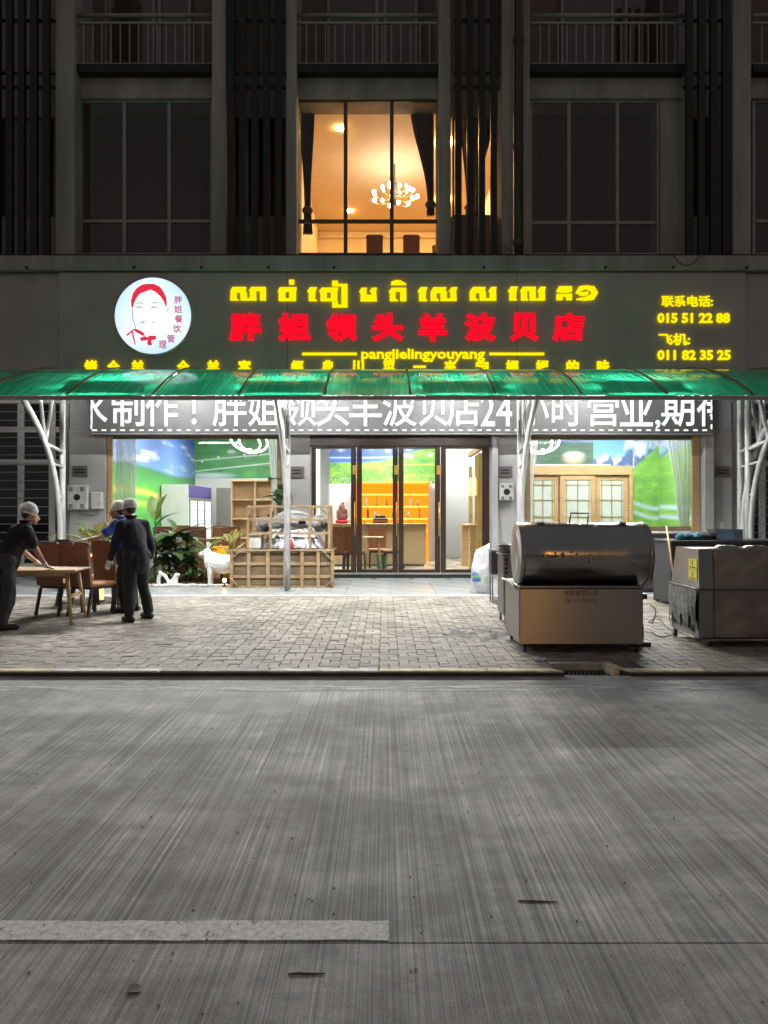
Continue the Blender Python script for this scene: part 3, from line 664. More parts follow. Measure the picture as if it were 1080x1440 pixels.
# Khmer line, drawn glyph by glyph as thick block letters (nine times enlarged coordinates)
KH_ = {
 315: [[(85,170),(110,125),(290,125),(275,180),(290,185),(300,270),(325,270),(330,185),(315,180),(345,125),(535,125),(535,300),(455,300),(455,180),(410,180),(418,300),(210,300),(207,200),(165,200),(165,270),(195,290),(195,300),(80,300)],
       [(680,185),(710,130),(925,130),(914,188),(693,190)], [(693,190),(780,189),(780,268),(693,303)], [(828,189),(914,188),(912,303),(828,268)], [(693,303),(780,268),(828,268),(912,303)], [(825,35),(892,35),(892,95),(825,95)]],
 425: [[(62,185),(100,130),(190,130),(170,185),(165,280),(187,290),(187,305),(82,305),(82,200)],
       [(212,185),(250,135),(460,135),(446,190),(230,195)], [(230,195),(315,192),(315,270),(230,305)], [(360,191),(446,190),(447,305),(360,270)], [(230,305),(315,270),(360,270),(447,305)],
       [(378,48),(455,48),(455,88),(575,88),(575,385),(380,385),(380,315),(455,315),(455,350),(495,350),(495,118),(378,118)],
       [(715,190),(750,135),(825,135),(815,180),(820,225),(870,225),(870,190),(848,185),(880,135),(952,135),(940,180),(950,310),(735,310),(735,200)]],
 540: [[(85,105),(88,60),(150,38),(200,38),(285,85),(285,105)],
       [(55,190),(95,135),(285,135),(285,308),(200,308),(200,185),(150,185),(150,275),(180,290),(180,308),(70,308),(70,200)],
       [(420,185),(460,128),(555,128),(535,180),(530,275),(548,290),(548,308),(440,308),(440,195)],
       [(585,190),(620,128),(795,128),(780,175),(798,185),(795,270),(835,270),(835,190),(812,185),(850,128),(935,128),(915,175),(922,305),(710,305),(710,205),(667,205),(667,270),(695,290),(695,305),(585,305)]],
 650: [[(90,180),(130,125),(300,125),(285,175),(300,185),(303,270),(342,270),(342,190),(322,182),(360,125),(440,125),(428,172),(432,302),(215,302),(213,205),(172,205),(172,265),(203,290),(203,302),(90,302)],
       [(570,180),(610,120),(708,120),(690,170),(682,270),(695,285),(695,300),(592,300),(592,195)],
       [(722,180),(760,122),(930,122),(930,270),(962,270),(962,190),(945,180),(980,122),(1062,122),(1045,170),(1048,300),(850,300),(845,180),(820,180),(820,270),(835,285),(835,300),(738,300),(738,190)]],
 760: [[(195,170),(230,115),(398,115),(398,185),(330,205),(210,195)], [(200,212),(320,214),(398,207),(398,295),(320,295),(320,250),(280,250),(280,295),(195,295)]]}
spiral = [(450,283,5),(560,277,22),(650,255,38),(684,200,40),(655,150,36),(580,130,22),(500,145,30),(470,190,32),(520,218,22),(585,208,22),(600,190,8)]
sp = [(x_, y_ + w_) for x_, y_, w_ in spiral]
def thick(path):
    L_, R_ = [], []
    for i, (x_, y_, w_) in enumerate(path):
        a = path[max(0, i - 1)]; b = path[min(len(path) - 1, i + 1)]; d = Vector((b[0] - a[0], b[1] - a[1])).normalized(); n = Vector((-d.y, d.x))
        L_.append((x_ + n.x * w_, y_ + n.y * w_)); R_.append((x_ - n.x * w_, y_ - n.y * w_))
    return L_, R_
def khpt(x0): return (lambda u, v: (fx(x0 + u / 9, LY), LY - .05, fz(390 + v / 9, LY))), (lambda u, v: (fx(x0 + u / 9, LY), LY, fz(390 + v / 9, LY)))
def inset(p, d):
    A = sum(a[0] * b[1] - b[0] * a[1] for a, b in zip(p, p[1:] + p[:1])); sg = 1 if A > 0 else -1; out = []
    for i in range(len(p)):
        a, b, c = Vector(p[i - 1]), Vector(p[i]), Vector(p[(i + 1) % len(p)]); e1 = (b - a).normalized(); e2 = (c - b).normalized()
        n1 = Vector((-e1.y, e1.x)) * sg; n2 = Vector((-e2.y, e2.x)) * sg; q = n1 + n2; L_ = max(.5, 1 + n1.dot(n2)); out.append(tuple(b + q * d / L_))
    return out
groups = {315: ((0,), (1, 2, 3, 4, 5)), 425: ((0, 1, 2, 3, 4, 5), (6,)), 540: ((0, 1), (2, 3)), 650: ((0,), (1, 2)), 760: ((0, 1),)}
for x0_, gs in groups.items():
    f0, f1 = khpt(x0_)
    for g_ in gs:
        m = MB()
        for k in g_: m.prism(inset(KH_[x0_][k], 3.5 if len(g_) < 4 else 1.5), f0, f1)
        m.build('letter', M['e_yel'], SG)
f0, f1 = khpt(760); l_, r_ = thick(spiral); m = MB()
for i in range(len(l_) - 1):
    q = [l_[i], l_[i + 1], r_[i + 1], r_[i]]
    m.add([f0(*p) for p in q] + [f1(*p) for p in q], [(0, 1, 2, 3), (4, 7, 6, 5), (0, 1, 5, 4), (2, 3, 7, 6)])
m.build('letter', M['e_yel'], SG)

# ------------------------------------------------------------------ printed pictures: painted vertex grids
def fbm(x, y, sc_, oc=4, seed=0):
    return np.array([mnoise.fractal(Vector((a * sc_, b * sc_, seed)), 1.0, 2.0, oc) for a, b in zip(x.ravel(), y.ravel())]).reshape(x.shape) / 1.4
def picture(name, o, du, dv, nu, nv, fn, mat, parent, flip=False):
    """a printed sheet: origin o, edge vectors du, dv; fn(u, v) gives linear rgb"""
    U, V = np.meshgrid(np.linspace(0, 1, nu), np.linspace(0, 1, nv))
    o, du, dv = Vector(o) - org(parent), Vector(du), Vector(dv)
    vs = [tuple(o + du * float(u) + dv * float(v)) for u, v in zip(U.ravel(), V.ravel())]
    fs = [(j * nu + i, j * nu + i + 1, (j + 1) * nu + i + 1, (j + 1) * nu + i) for j in range(nv - 1) for i in range(nu - 1)]
    me = bpy.data.meshes.new(name); me.from_pydata(vs, [], fs); me.materials.append(mat)
    C = np.ones((nu * nv, 4)); C[:, :3] = np.clip(fn(U, V).reshape(-1, 3), 0, 1)
    a = me.color_attributes.new('paint', 'FLOAT_COLOR', 'POINT'); a.data.foreach_set('color', C.ravel().astype(np.float32)); me.update()
    return link(name, me, parent)
def blend(a, b, t): t = np.clip(t, 0, 1)[..., None]; return a * (1 - t) + b * t
def C3(h, like): return np.ones(like.shape + (3,)) * np.array(s2l(h))
def blob(U, V, u, v, ru, rv): return np.clip(1.6 - 1.6 * np.sqrt(((U - u) / ru) ** 2 + ((V - v) / rv) ** 2), 0, 1)
def line(U, V, f, w): return np.clip(1.4 - np.abs(V - f(U)) / w, 0, 1)

# round light box with the shop emblem
LG = thing('round_light_box', (fx(215, 15.5), 15.5, fz(444, 15.5)), 'round glowing light box with a red line-drawn face emblem', 'light box')
LGY = 15.45; rr = 54 * LGY / F; lx, lz = fx(215, LGY), fz(444, LGY)
MB().lathe([(rr, 0), (rr, .15), (rr - .02, .155)], (lx, LGY + .005, lz), 48, 'Y').build('rim', M['white'], LG, True)
def lgfn(U, V):
    u, v = U * 2 - 1, V * 2 - 1; r_ = np.sqrt(u * u + v * v)
    c = blend(C3('f4ffff', U), C3('a9d4f4', U), np.clip((r_ - .35) * 1.2, 0, 1) * (.35 + .65 * np.abs(np.sin(np.arctan2(v, u) * 1.5 + .6))))
    return c
m_, N_, L_n = newmat('light_box_face'); N_.remove(N_['Principled BSDF']); e_ = N_.new('ShaderNodeEmission'); a_ = N_.new('ShaderNodeVertexColor'); a_.layer_name = 'paint'
L_n.new(a_.outputs[0], e_.inputs[0]); e_.inputs[1].default_value = 1.2; L_n.new(e_.outputs[0], N_['Material Output'].inputs[0])
o = picture('face_sheet', (lx - rr, LGY, lz - rr), (2 * rr, 0, 0), (0, 0, 2 * rr), 61, 61, lgfn, m_, LG)
bm = bmesh.new(); bm.from_mesh(o.data); cc = Vector((lx, LGY, lz)) - ORG[LG.name]
bmesh.ops.delete(bm, geom=[v for v in bm.verts if (v.co - cc).length > rr * 1.035], context='VERTS')
for v in bm.verts:
    d = v.co - cc
    if d.length > rr * .985: v.co = cc + d.normalized() * rr * .99
bm.to_mesh(o.data); bm.free()
def lgp(dep): return (lambda u, v: (lx + (u - 540) / 450 * rr, LGY - dep, lz - (v - 535) / 450 * rr))
M['e_logo'] = EM('emblem_red', (.95, .03, .07), .9); M['e_logo_p'] = EM('emblem_pink', (.62, .10, .24), .9); M['e_logo_g'] = EM('emblem_grey', (.28, .36, .38), .8)
def emblem(polys, mat, name):
    m = MB()
    for p in polys: m.prism(p, lgp(.012), lgp(.003))
    return m.build(name, mat, LG)
def strk(pts): l, r_ = thick(pts); return l + r_[::-1]
emblem([[(290,440),(285,360),(310,270),(350,215),(410,175),(470,162),(560,165),(620,195),(670,260),(698,330),(705,400),(694,440),(672,370),(630,310),(570,255),(510,228),(460,250),(390,275),(345,330),(320,390),(305,440)]], M['e_logo'], 'hair')
emblem([[(222,765),(300,700),(340,685),(420,725),(455,775),(395,750),(320,705),(240,772)], strk([(295,705,8),(315,790,9),(335,875,5)]), [(340,690),(430,735),(450,770),(410,765),(330,720)],
        [(390,795),(450,775),(480,790),(500,770),(575,770),(578,812),(520,822),(530,880),(500,885),(475,870),(480,820),(400,832)]], M['e_logo'], 'bow_tie')
emblem([strk([(298,450,4),(305,560,4),(340,680,4)]), strk([(350,392,3),(385,383,5),(425,395,3)]), strk([(525,390,3),(565,380,5),(610,388,3)]), strk([(345,440,3),(380,432,7),(412,442,3)]), strk([(515,440,3),(550,432,7),(595,440,3)]),
        strk([(400,610,3),(420,618,6),(445,632,3)]), strk([(400,610,3),(430,603,4),(465,605,2)]), strk([(535,618,3),(545,608,5),(555,602,2)]), strk([(705,430,3),(722,450,4),(705,490,3)])], M['e_logo_g'], 'face_lines')
for s, u, v in zip('胖姐餐饮管理', (837, 838, 843, 825, 752, 655), (350, 460, 573, 690, 803, 872)):
    me = fit(text_mesh(s, .02, .01, 'letter', M['e_logo_p'], 1), lx + (u - 540) / 450 * rr, lz - (v - 535) / 450 * rr, 92 / 450 * rr, 92 / 450 * rr, LGY - .004, .008)
    link('letter', shift(me, org(LG)), LG)

# ------------------------------------------------------------------ LED ticker display
DY = 15.72
LD = thing('led_display', (fx(565, DY), DY, fz(608, DY)), 'long white-lit LED ticker display running below the green canopy', 'display')
M['led_board'] = PM('led_board', (.085, .088, .092), .5, var=.08)
dx0, dx1, dz0, dz1 = fx(126.5, DY), fx(1004, DY), fz(609, DY), fz(539, DY)
bx('housing', M['led_board'], LD, dx0, dx1, DY + .01, WY + .02, dz0, dz1, .01)
bx('bottom_trim', M['plastic_g'], LD, dx0, dx1, DY - .005, DY + .1, dz0 - .03, dz0 - .002, .006)
LEDT = [('水', 128, 46), ('制', 180, 46), ('作', 228, 46), ('！', 273, 7), ('胖', 323, 48), ('姐', 372, 46), ('领', 422, 46), ('头', 468, 46), ('羊', 514, 46), ('波', 562, 48), ('贝', 609, 40), ('店', 652, 46),
        ('2', 686, 20), ('4', 709, 22), ('小', 750, 44), ('时', 797, 42), ('营', 848, 46), ('业', 895, 46), (',', 925, 7), ('期', 953, 46), ('待', 1002, 44)]
for s, px, w in LEDT:
    py, h = (573.5, 52) if s not in '！24,' else ((574, 46) if s == '！' else ((577, 45) if s in '24' else (597, 13)))
    me = fit(text_mesh(s, .008, .01, 'letter', M['e_led'], 2), fx(px, DY), fz(py, DY), w * DY / F, h * DY / F, DY, .012)
    bm = bmesh.new(); bm.from_mesh(me); rg = lambda: list(bm.verts) + list(bm.edges) + list(bm.faces)
    if s == '水': bmesh.ops.bisect_plane(bm, geom=rg(), plane_co=(fx(128, DY), 0, 0), plane_no=(1, 0, 0), clear_inner=True)
    if s == '待': bmesh.ops.bisect_plane(bm, geom=rg(), plane_co=(fx(1001, DY), 0, 0), plane_no=(1, 0, 0), clear_outer=True)
    bm.to_mesh(me); bm.free(); link('letter', shift(me, org(LD)), LD)
dash = MB().box(-.05, .05, -.008, .004, -.016, .016, .008).mesh('border_dash', M['e_led'])
x = 133
while x < 1000: link('border_dash', dash, LD, (fx(x, DY), DY, fz(605, DY))); x += 13.2
for px in (128.5, 1000.5):
    for py in (600, 587, 574, 561): link('border_dash', dash, LD, (fx(px, DY), DY, fz(py, DY)), (0, R(90), 0))

# ------------------------------------------------------------------ green canopy
CF = 11.7; CA, CB = .549, .078
def cz_(Y): s_ = Y - CF; return 3.36 + CA * s_ - CB * s_ * s_
CN = thing('arched_canopy', (0, 12.6, PZ), 'long arched green polycarbonate canopy on white tubular posts', 'canopy')
ribx = [fx(577 + k * 120.5, CF) for k in range(-7, 7)]
YE = 15.55; ys = [CF + (YE - CF) * k / 12 for k in range(13)]
for a, b in zip(ribx, ribx[1:]):
    m = MB(); vs = []
    for y in ys: vs += [(a + .004, y, cz_(y)), (b - .004, y, cz_(y))]
    nv = len(vs)
    m.add(vs, [(2 * k, 2 * k + 1, 2 * k + 3, 2 * k + 2) for k in range(len(ys) - 1)])
    autosmooth(m.build('roof_panel', M['canopy'], CN))
M['rib'] = PM('brown_rib', (.26, .11, .07), .45)
for xx in ribx:
    f = MB().tube([(xx, y, cz_(y) + .024) for y in ys], .017, 6).build('rib', M['rib'], CN, True)
for yy in (13.0, 14.3):
    MB().box(ribx[0], ribx[-1], yy - .02, yy + .02, cz_(yy) - .075, cz_(yy) - .035, .004).build('purlin', M['steel_dk'], CN)
fb = MB().box(ribx[0], ribx[-1], CF - .03, CF + .03, 3.285, 3.345, .008).build('front_beam', M['alu'], CN)
M['post'] = PM('grey_white_paint', (.36, .365, .37), .4, var=.12)
def post(px, Y=13.6):
    X = fx(px, Y); p = MB().tube([(X, Y, TZ), (X, Y, cz_(Y) - .04)], .052, 12).build('post', M['post'], CN, True)
    MB().box(X - .13, X + .13, Y - .13, Y + .13, TZ, TZ + .015, .004).build('base_plate', M['post'], p)
    curve = []
    for k in range(15):
        t = k / 14; z = .62 + t * 3.0; yy = Y - .10 - 1.85 * t ** 3.2
        if z < cz_(yy) - .03: curve.append((X, yy, z))
    curve = [(X, Y - .10, TZ)] + curve
    MB().tube(curve, .048, 10).build('curved_strut', M['post'], p, True)
    for z in (.7, 1.25, 1.8, 2.35): MB().tube([(X, Y - .02, z), (X, Y - .10 - 1.85 * max(0, (z - .62) / 3.0) ** 3.2, z + .04)], .022, 8).build('rung', M['post'], p, True)
    t = .86; jn = (X, Y - .10 - 1.85 * t ** 3.2 + .0, .62 + t * 3.0)
    t = .70; jn = (X, Y - .10 - 1.85 * t ** 3.2, .62 + t * 3.0)
    MB().tube([(X, Y, jn[2] - .10), jn], .034, 8).build('brace', M['post'], p, True)
    MB().tube([jn, (X, Y - .25, cz_(Y - .25) - .05)], .034, 8).build('brace', M['post'], p, True)
    MB().tube([jn, (X, Y - .95, cz_(Y - .95) - .05)], .034, 8).build('brace', M['post'], p, True)
for px in (88, 404.5, 731, 1041): post(px)
post(1052, 13.05)
# assumed LED batten lamps, unseen, added under the canopy to light forecourt and road
for i, (px, Yb, zz) in enumerate([(p_, CF + .50, 3.42) for p_ in (150, 400, 650, 900)] + [(p_, 14.5, cz_(14.5) - .12) for p_ in (230, 440, 640, 850)]):
    X = fx(px, Yb); wh = ('at its left end', 'above the wooden crates', 'above the glass doors', 'above the steel roaster', 'in the back row before the left window', 'in the back row over the crates', 'in the back row before the doors', 'in the back row before the right window')[i]
    t = thing('assumed_batten_lamp', (X, Yb, zz), 'assumed slim white LED batten lamp under the canopy ' + wh, 'lamp', 'assumed batten lamps under the canopy')
    bx('housing', M['white'], t, X - .6, X + .6, Yb - (.044 if i < 4 else .22), Yb + (.038 if i < 4 else .22), zz + .02, zz + .05, .004)  # back-row housings widened to keep tube light off the canopy
    MB().tube([(X - .58, Yb, zz - .012), (X + .58, Yb, zz - .012)], .016, 8).build('tube', M['e_tube'] if i < 4 else M['e_assumed_tube_b'], t, True)
    if i < 4: bx('added_baffle', M['white'], t, X - .6, X + .6, Yb + .04, Yb + .05, zz - .042, zz - .006, .002); bx('front_lip', M['white'], t, X - .6, X + .6, Yb - .055, Yb - .045, zz - .022, zz + .05, .002)  # added strips that block tube light from the shop glass and canopy edge

# ------------------------------------------------------------------ shop windows and the folding glass door
wl_ = window(149, 396, 611, 789, WY + .10, (), (), M['frame_tan'], M['glass'], .10, B, 'shop_window')
wr_ = window(738, 986, 611, 748, WY + .10, (), (), M['frame_tan'], M['glass'], .12, B, 'shop_window')
for a, b, w_ in ((150, 151, 0),): bx('jamb', M['wood'], wl_, fx(a, WY), fx(b + 6, WY), WY + .02, WY + .09, .6, 3.2, .01)
bx('jamb', M['wood'], wr_, fx(974, WY), fx(985, WY), WY + .02, WY + .09, 1.12, 3.2, .01)
DYY = WY + .12
bx('door_head', M['frame_br'], B, fx(436, WY), fx(691, WY), WY + .0, WY + .3, fz(627, WY), 3.3, .01)
dfz0 = fz(806, WY); bx('door_step', M['black'], B, fx(436, WY), fx(691, WY), WY - .02, WY + .4, TZ, dfz0 - .03, .01); bx('threshold', M['alu'], B, fx(436, WY), fx(691, WY), WY - .03, WY + .35, dfz0 - .028, dfz0, .006)
edges = (437, 501, 560, 620, 690); ztop = fz(627, WY) - .004
for k in range(4):
    a, b = fx(edges[k] + (.4 if k else 0), WY), fx(edges[k + 1] - .4, WY); st = .085 if 0 < k < 3 else .10
    l0, l1 = (.10 if k == 0 else .115), (.16 if k == 3 else .115)
    m = MB(); m.box(a, a + l0, DYY, DYY + .06, dfz0, ztop, .006); m.box(b - l1, b, DYY, DYY + .06, dfz0, ztop, .006)
    m.box(a + l0, b - l1, DYY, DYY + .06, dfz0, dfz0 + .07, .006); m.box(a + l0, b - l1, DYY, DYY + .06, ztop - .05, ztop, .006)
    lf = m.build('glass_door', M['frame_br'], B)
    bx('pane', M['glass'], lf, a + l0, b - l1, DYY + .026, DYY + .034, dfz0 + .07, ztop - .05, 0)
    if k < 3:
        hx = b - .03
        MB().tube([(hx, DYY - .05, 1.0), (hx, DYY - .05, 1.75)], .013, 8).build('handle', M['gold'], lf, True)
        bx('ornament', M['gold'], lf, hx - .05, hx + .05, DYY - .02, DYY - .003, 2.35, 2.55, .02)
# neighbours' barred windows
def barred(px0, px1, mull, trans, name='barred_window'):
    f = window(px0, px1, 520, 800, WY + .12, mull, trans, M['plaster'], M['glass_dk'], .12, B, name)
    bar = MB().box(0, fx(px1, WY) - fx(px0, WY), -.010, .010, -.007, .007).mesh('bar', M['alu'])
    py = 566
    while py < 795: link('bar', bar, f, (fx(px0, WY), WY + .08, fz(py, WY))); py += 12.2
barred(-20, 97, (29, 73), (604, 650)); barred(1030, 1100, (1046, 1072), (596, 652))
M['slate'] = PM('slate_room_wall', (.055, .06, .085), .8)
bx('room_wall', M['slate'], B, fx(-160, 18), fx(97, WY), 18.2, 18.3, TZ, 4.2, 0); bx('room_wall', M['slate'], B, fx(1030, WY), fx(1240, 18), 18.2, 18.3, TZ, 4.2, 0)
# small fittings on the pilasters: plaques, meters, switch
def plaque(px0, px1, py0, py1, label):
    t = thing('wall_plaque', (fx((px0 + px1) / 2, WY), WY, fz(py1, WY)), label, 'plaque', 'grey plaques on the pilasters')
    bx('plate', M['plaque'], t, fx(px0, WY), fx(px1, WY), WY - .03, WY - .002, fz(py1, WY), fz(py0, WY), .006)
    for q in (.35, .62): bx('engraved_line', M['plastic_bk'], t, fx(px0 + 3, WY), fx(px1 - 4, WY), WY - .033, WY - .0302, fz(py0 + (py1 - py0) * q + 1, WY), fz(py0 + (py1 - py0) * q - 1, WY), 0)
plaque(102, 124, 655, 670, 'grey plaque above the meter box left of the left window'); plaque(408, 428, 656, 672, 'grey plaque on the pilaster left of the glass doors')
plaque(701, 720, 656, 671, 'grey plaque on the pilaster right of the glass doors'); plaque(1005, 1026, 656, 671, 'grey plaque on the pilaster at the right end of the shop')
def meter(px0, px1, py0, py1, label):
    t = thing('electric_meter', (fx((px0 + px1) / 2, WY), WY, fz(py1, WY)), label, 'meter')
    x0, x1, z0, z1 = fx(px0, WY), fx(px1, WY), fz(py1, WY), fz(py0, WY)
    bx('case', M['plastic_w'], t, x0, x1, WY - .16, WY - .002, z0, z1, .02)
    for u, v in ((.2, .82), (.75, .82), (.2, .15), (.75, .15)): bx('window', M['plastic_g'], t, x0 + (x1 - x0) * (u - .1), x0 + (x1 - x0) * (u + .1), WY - .168, WY - .16, z0 + (z1 - z0) * (v - .09), z0 + (z1 - z0) * (v + .09), .004)
    MB().lathe([(.0, -.01), (.07, -.01), (.07, 0)], ((x0 + x1) / 2, WY - .16, (z0 + z1) / 2), 16, 'Y').build('dial', M['plastic_bk'], t)
meter(98, 127, 682, 717, 'pale electric meter box with a round dial on the left pilaster'); meter(701, 721, 680, 704, 'small electric meter on the pilaster right of the glass doors')
sb = bx('junction_box', M['plastic_w'], None, fx(130, WY), fx(146, WY), WY - .12, WY - .002, fz(716, WY), fz(692, WY), .015); tag(sb, 'plain white junction box beside the meter on the left pilaster', 'junction box')
MB().tube([(fx(112, WY), WY - .05, fz(717, WY)), (fx(114, WY), WY - .06, fz(722, WY)), (fx(135, WY), WY - .06, fz(724, WY)), (fx(138, WY), WY - .05, fz(716, WY))], .014, 6).build('conduit', M['plastic_g'], sb)
sw = bx('wall_switch', M['plastic_w'], None, fx(1012, WY), fx(1017, WY), WY - .03, WY - .002, fz(743, WY), fz(735, WY), .006); tag(sw, 'small white wall switch low on the right pilaster', 'switch')
# ------------------------------------------------------------------ shop interior
IZ, CZL = .16, 4.02; LX, RX = -6.1, 7.3
room = bpy.data.objects.new('shop_room', None); col.objects.link(room); tag(room, kind='structure')
bx('floor', M['floor_in'], room, LX - .2, RX + .2, WY + .36, 24.3, -.1, IZ, 0); bx('ceiling', M['whiteroom'], room, LX - .2, RX + .2, WY + .40, 24.3, CZL, CZL + .1, 0)
bx('wall_left', M['whiteroom'], room, LX - .15, LX, WY + .4, 24.3, IZ, CZL, 0); bx('wall_right', M['whiteroom'], room, RX, RX + .15, WY + .4, 24.3, IZ, CZL, 0)
bx('wall_back', M['whiteroom'], room, LX, RX, 24.1, 24.25, IZ, CZL, 0)
bx('wall_counter', M['whiteroom'], room, -1.55, 1.55, 21.0, 21.12, IZ, CZL, 0); bx('wall_return', M['whiteroom'], room, -1.55, -1.43, 21.12, 24.1, IZ, CZL, 0)
bx('wall_passage', M['whiteroom'], room, 1.55, 2.9, 22.6, 22.7, IZ, CZL, 0); bx('wall_right_back', M['whiteroom'], room, 2.9, RX, 19.8, 19.95, IZ, CZL, 0)
bx('wall_passage_side', M['whiteroom'], room, 2.82, 2.9, 19.95, 22.6, IZ, CZL, 0)
bx('pier', M['whiteroom'], room, -2.05, -1.75, 20.2, 20.5, IZ, CZL, .01)
# murals
def grass(U, V, seed, a='3f9a2c', b='8fc63a', c='2f7a2a', s_=(6, 26)):
    n = fbm(U * s_[0], V * s_[1], 1, 4, seed); n2 = fbm(U * 2, V * 9, 1, 3, seed + 5)
    g_ = blend(C3(a, U), C3(b, U), .5 + n2 * 1.1); return blend(g_, C3(c, U), .35 + n * 1.1)
def clouds(U, V, top, low, seed, dens=.15):
    sky_ = blend(C3(low, U), C3(top, U), V); n = fbm(U * 4, V * 6, 1, 5, seed); return blend(sky_, C3('f2f6fb', U), (n - dens) * 2.6)
def m_left(U, V):
    c = clouds(U, (V - .5) * 2, '1f52c4', '7fb0e6', 3, .12)
    hill = .66 - .02 * U + .012 * np.sin(U * 7); n = fbm(U * 5, V * 10, 1, 4, 2)
    gcol = blend(C3('2fae3f', U), C3('59c83a', U), .5 + n); gcol = blend(gcol, C3('2d8a3c', U), (V - hill + .14) * 9)
    gcol = blend(gcol, C3('d8dc55', U), line(U, V, lambda u: hill - .17 - .03 * u, .022)); gcol = blend(gcol, C3('c9d94a', U), line(U, V, lambda u: hill - .25 - .02 * u, .02) * .8)
    return blend(c, gcol, (hill - V) * 60)
def m_back(U, V):
    c = grass(U, V, 9, '35a045', '56b848', '2b8a42', (10, 8))
    for a, b, w in ((.16, .30, .05), (.40, .26, .04)): c = blend(c, C3('d6ecec', U), line(U, V, lambda u: a + b * u, .016) * (U < .75))
    c = blend(c, C3('cfe8ee', U), blob(U, V, .12, .06, .25, .09))
    rs = np.random.RandomState(4)
    for k in range(7):
        u, v = rs.uniform(.08, .95), rs.uniform(.35, .95); c = blend(c, C3('e8eaea', U), blob(U, V, u, v, .045, .06)); c = blend(c, C3('9aa5a8', U), blob(U, V, u + .01, v - .035, .03, .02))
    for k in range(16):
        u, v = rs.uniform(.05, .95), rs.uniform(.12, .8); c = blend(c, C3(('6b3f26', 'f4f4f0', '2a2a2a')[k % 3], U), blob(U, V, u, v, .016, .035))
    return c
def m_center(U, V):
    n = fbm(U * 14, V * 4, 1, 5, 11); ridge = .66 + .10 * fbm(U * 3, U * 0, 1, 4, 3) + .04 * n
    sky_ = clouds(U, (V - .6) * 2, '7fb4e0', 'd4e4ef', 8, .0); mt = blend(C3('2e56a8', U), C3('e9eef4', U), (n - .02) * 3.2 * np.clip((V - .5) * 8, 0, 1)); mt = blend(mt, C3('3f6f86', U), (U - .55) * 3)
    c = blend(sky_, mt, (ridge - V) * 50)
    hor = .46 + .10 * np.clip(U - .45, 0, 1); lake = .36 + .12 * np.clip(U - .3, 0, 1); c = blend(c, C3('2a62d8', U), (hor - V) * 60)
    c = blend(c, C3('bcd7f2', U), line(U, V, lambda u: hor - .03, .012))
    gr = grass(U, V, 4, '5cae35', '9fcf3d', '3c8c3a', (10, 12)); rs = np.random.RandomState(2); fl = fbm(U * 70, V * 30, 1, 2, 6)
    gr = blend(gr, C3('f2e23a', U), (fl - .25) * 5 * np.clip((.28 - V) * 10, 0, 1)); gr = blend(gr, C3('d9dfe2', U), (fbm(U * 60, V * 40, 1, 2, 16) - .28) * 6 * np.clip((.14 - V) * 14, 0, 1))
    c = blend(c, gr, (np.maximum(lake, (U - .5) * .5 + .40) - V) * 60); c = blend(c, C3('e8d25a', U), line(U, V, lambda u: .30 + .02 * u, .01) * (U > .5) * .8)
    for u, v in ((.70, .47), (.745, .45), (.92, .48)): c = blend(c, C3('f4f7f4', U), blob(U, V, u, v, .03, .045))
    return c
def m_rightb(U, V):
    c = clouds(U, V, '2f8fd0', 'a8dcee', 21, .05); n = fbm(U * 12, V * 5, 1, 5, 12)
    mt = blend(C3('3d5a9a', U), C3('e8eef4', U), (n - .05) * 3); ridge = .70 + .10 * fbm(U * 4, U * 0, 1, 4, 9) + .08 * (U - .5); c = blend(c, mt, (ridge - V) * 50)
    hill = .42 + .36 * U; gr = grass(U, V, 14, '79b83a', 'a4d24a', '4c9a3a', (5, 18)); c = blend(c, gr, (hill - V) * 40)
    for a in (.10, .02): c = blend(c, C3('bfe0f0', U), line(U, V, lambda u: .16 + a + .03 * np.sin(u * 5), .018) * (U > .45 if a > .05 else U > .1))
    return c
def m_rightd(U, V):
    c = grass(U, V, 31, '2c5a45', '3f7350', '1f4538', (6, 10)); n = fbm(U * 5, V * 3, 1, 4, 17)
    c = blend(c, clouds(U, V, '2348c8', '88b4ee', 6, .1), (U > .62) * np.clip((V - .45) * 12, 0, 1)); c = blend(c, C3('c9b79a', U), blob(U, V, .80, .12, .14, .16)); c = blend(c, C3('e4e2da', U), blob(U, V, .80, .20, .13, .10)); return c
def mural(o_, du, dv, nu, nv, fn, label):
    o = picture('wall_mural', o_, du, dv, nu, nv, fn, M['paint'], None); tag(o, label, 'mural')
mural((LX + .004, 16.7, IZ), (0, 7.38, 0), (0, 0, CZL - IZ), 140, 110, m_left, 'grassland mural with blue sky on the left side wall of the shop')
mural((LX + .01, 24.092, 2.62), (3.9, 0, 0), (0, 0, CZL - 2.62), 170, 80, m_back, 'green pasture mural with yurts and cattle at the back left')
mural((-1.54, 20.992, 2.33), (3.09, 0, 0), (0, 0, CZL - 2.33), 200, 100, m_center, 'mountain lake and meadow mural above the orange shelves')
mural((6.02, 19.792, .9), (RX - 6.03, 0, 0), (0, 0, CZL - .9), 80, 120, m_rightb, 'green valley mural right of the sliding doors')
mural((RX - .004, 19.79, .9), (0, -3.2, 0), (0, 0, CZL - .9), 60, 90, lambda U, V: m_rightb(U * .3 + .7, V), 'green valley mural on the right side wall of the shop')
mural((2.95, 19.792, 2.80), (2.6, 0, 0), (0, 0, CZL - 2.80), 70, 40, m_rightd, 'dark green steppe mural with a yurt above the sliding doors')
mural((5.552, 19.790, 2.80), (.467, 0, 0), (0, 0, CZL - 2.80), 20, 40, lambda U, V: m_rightb(U * .25, V * .4 + .6), 'strip of sky mural between the two murals over the sliding doors')
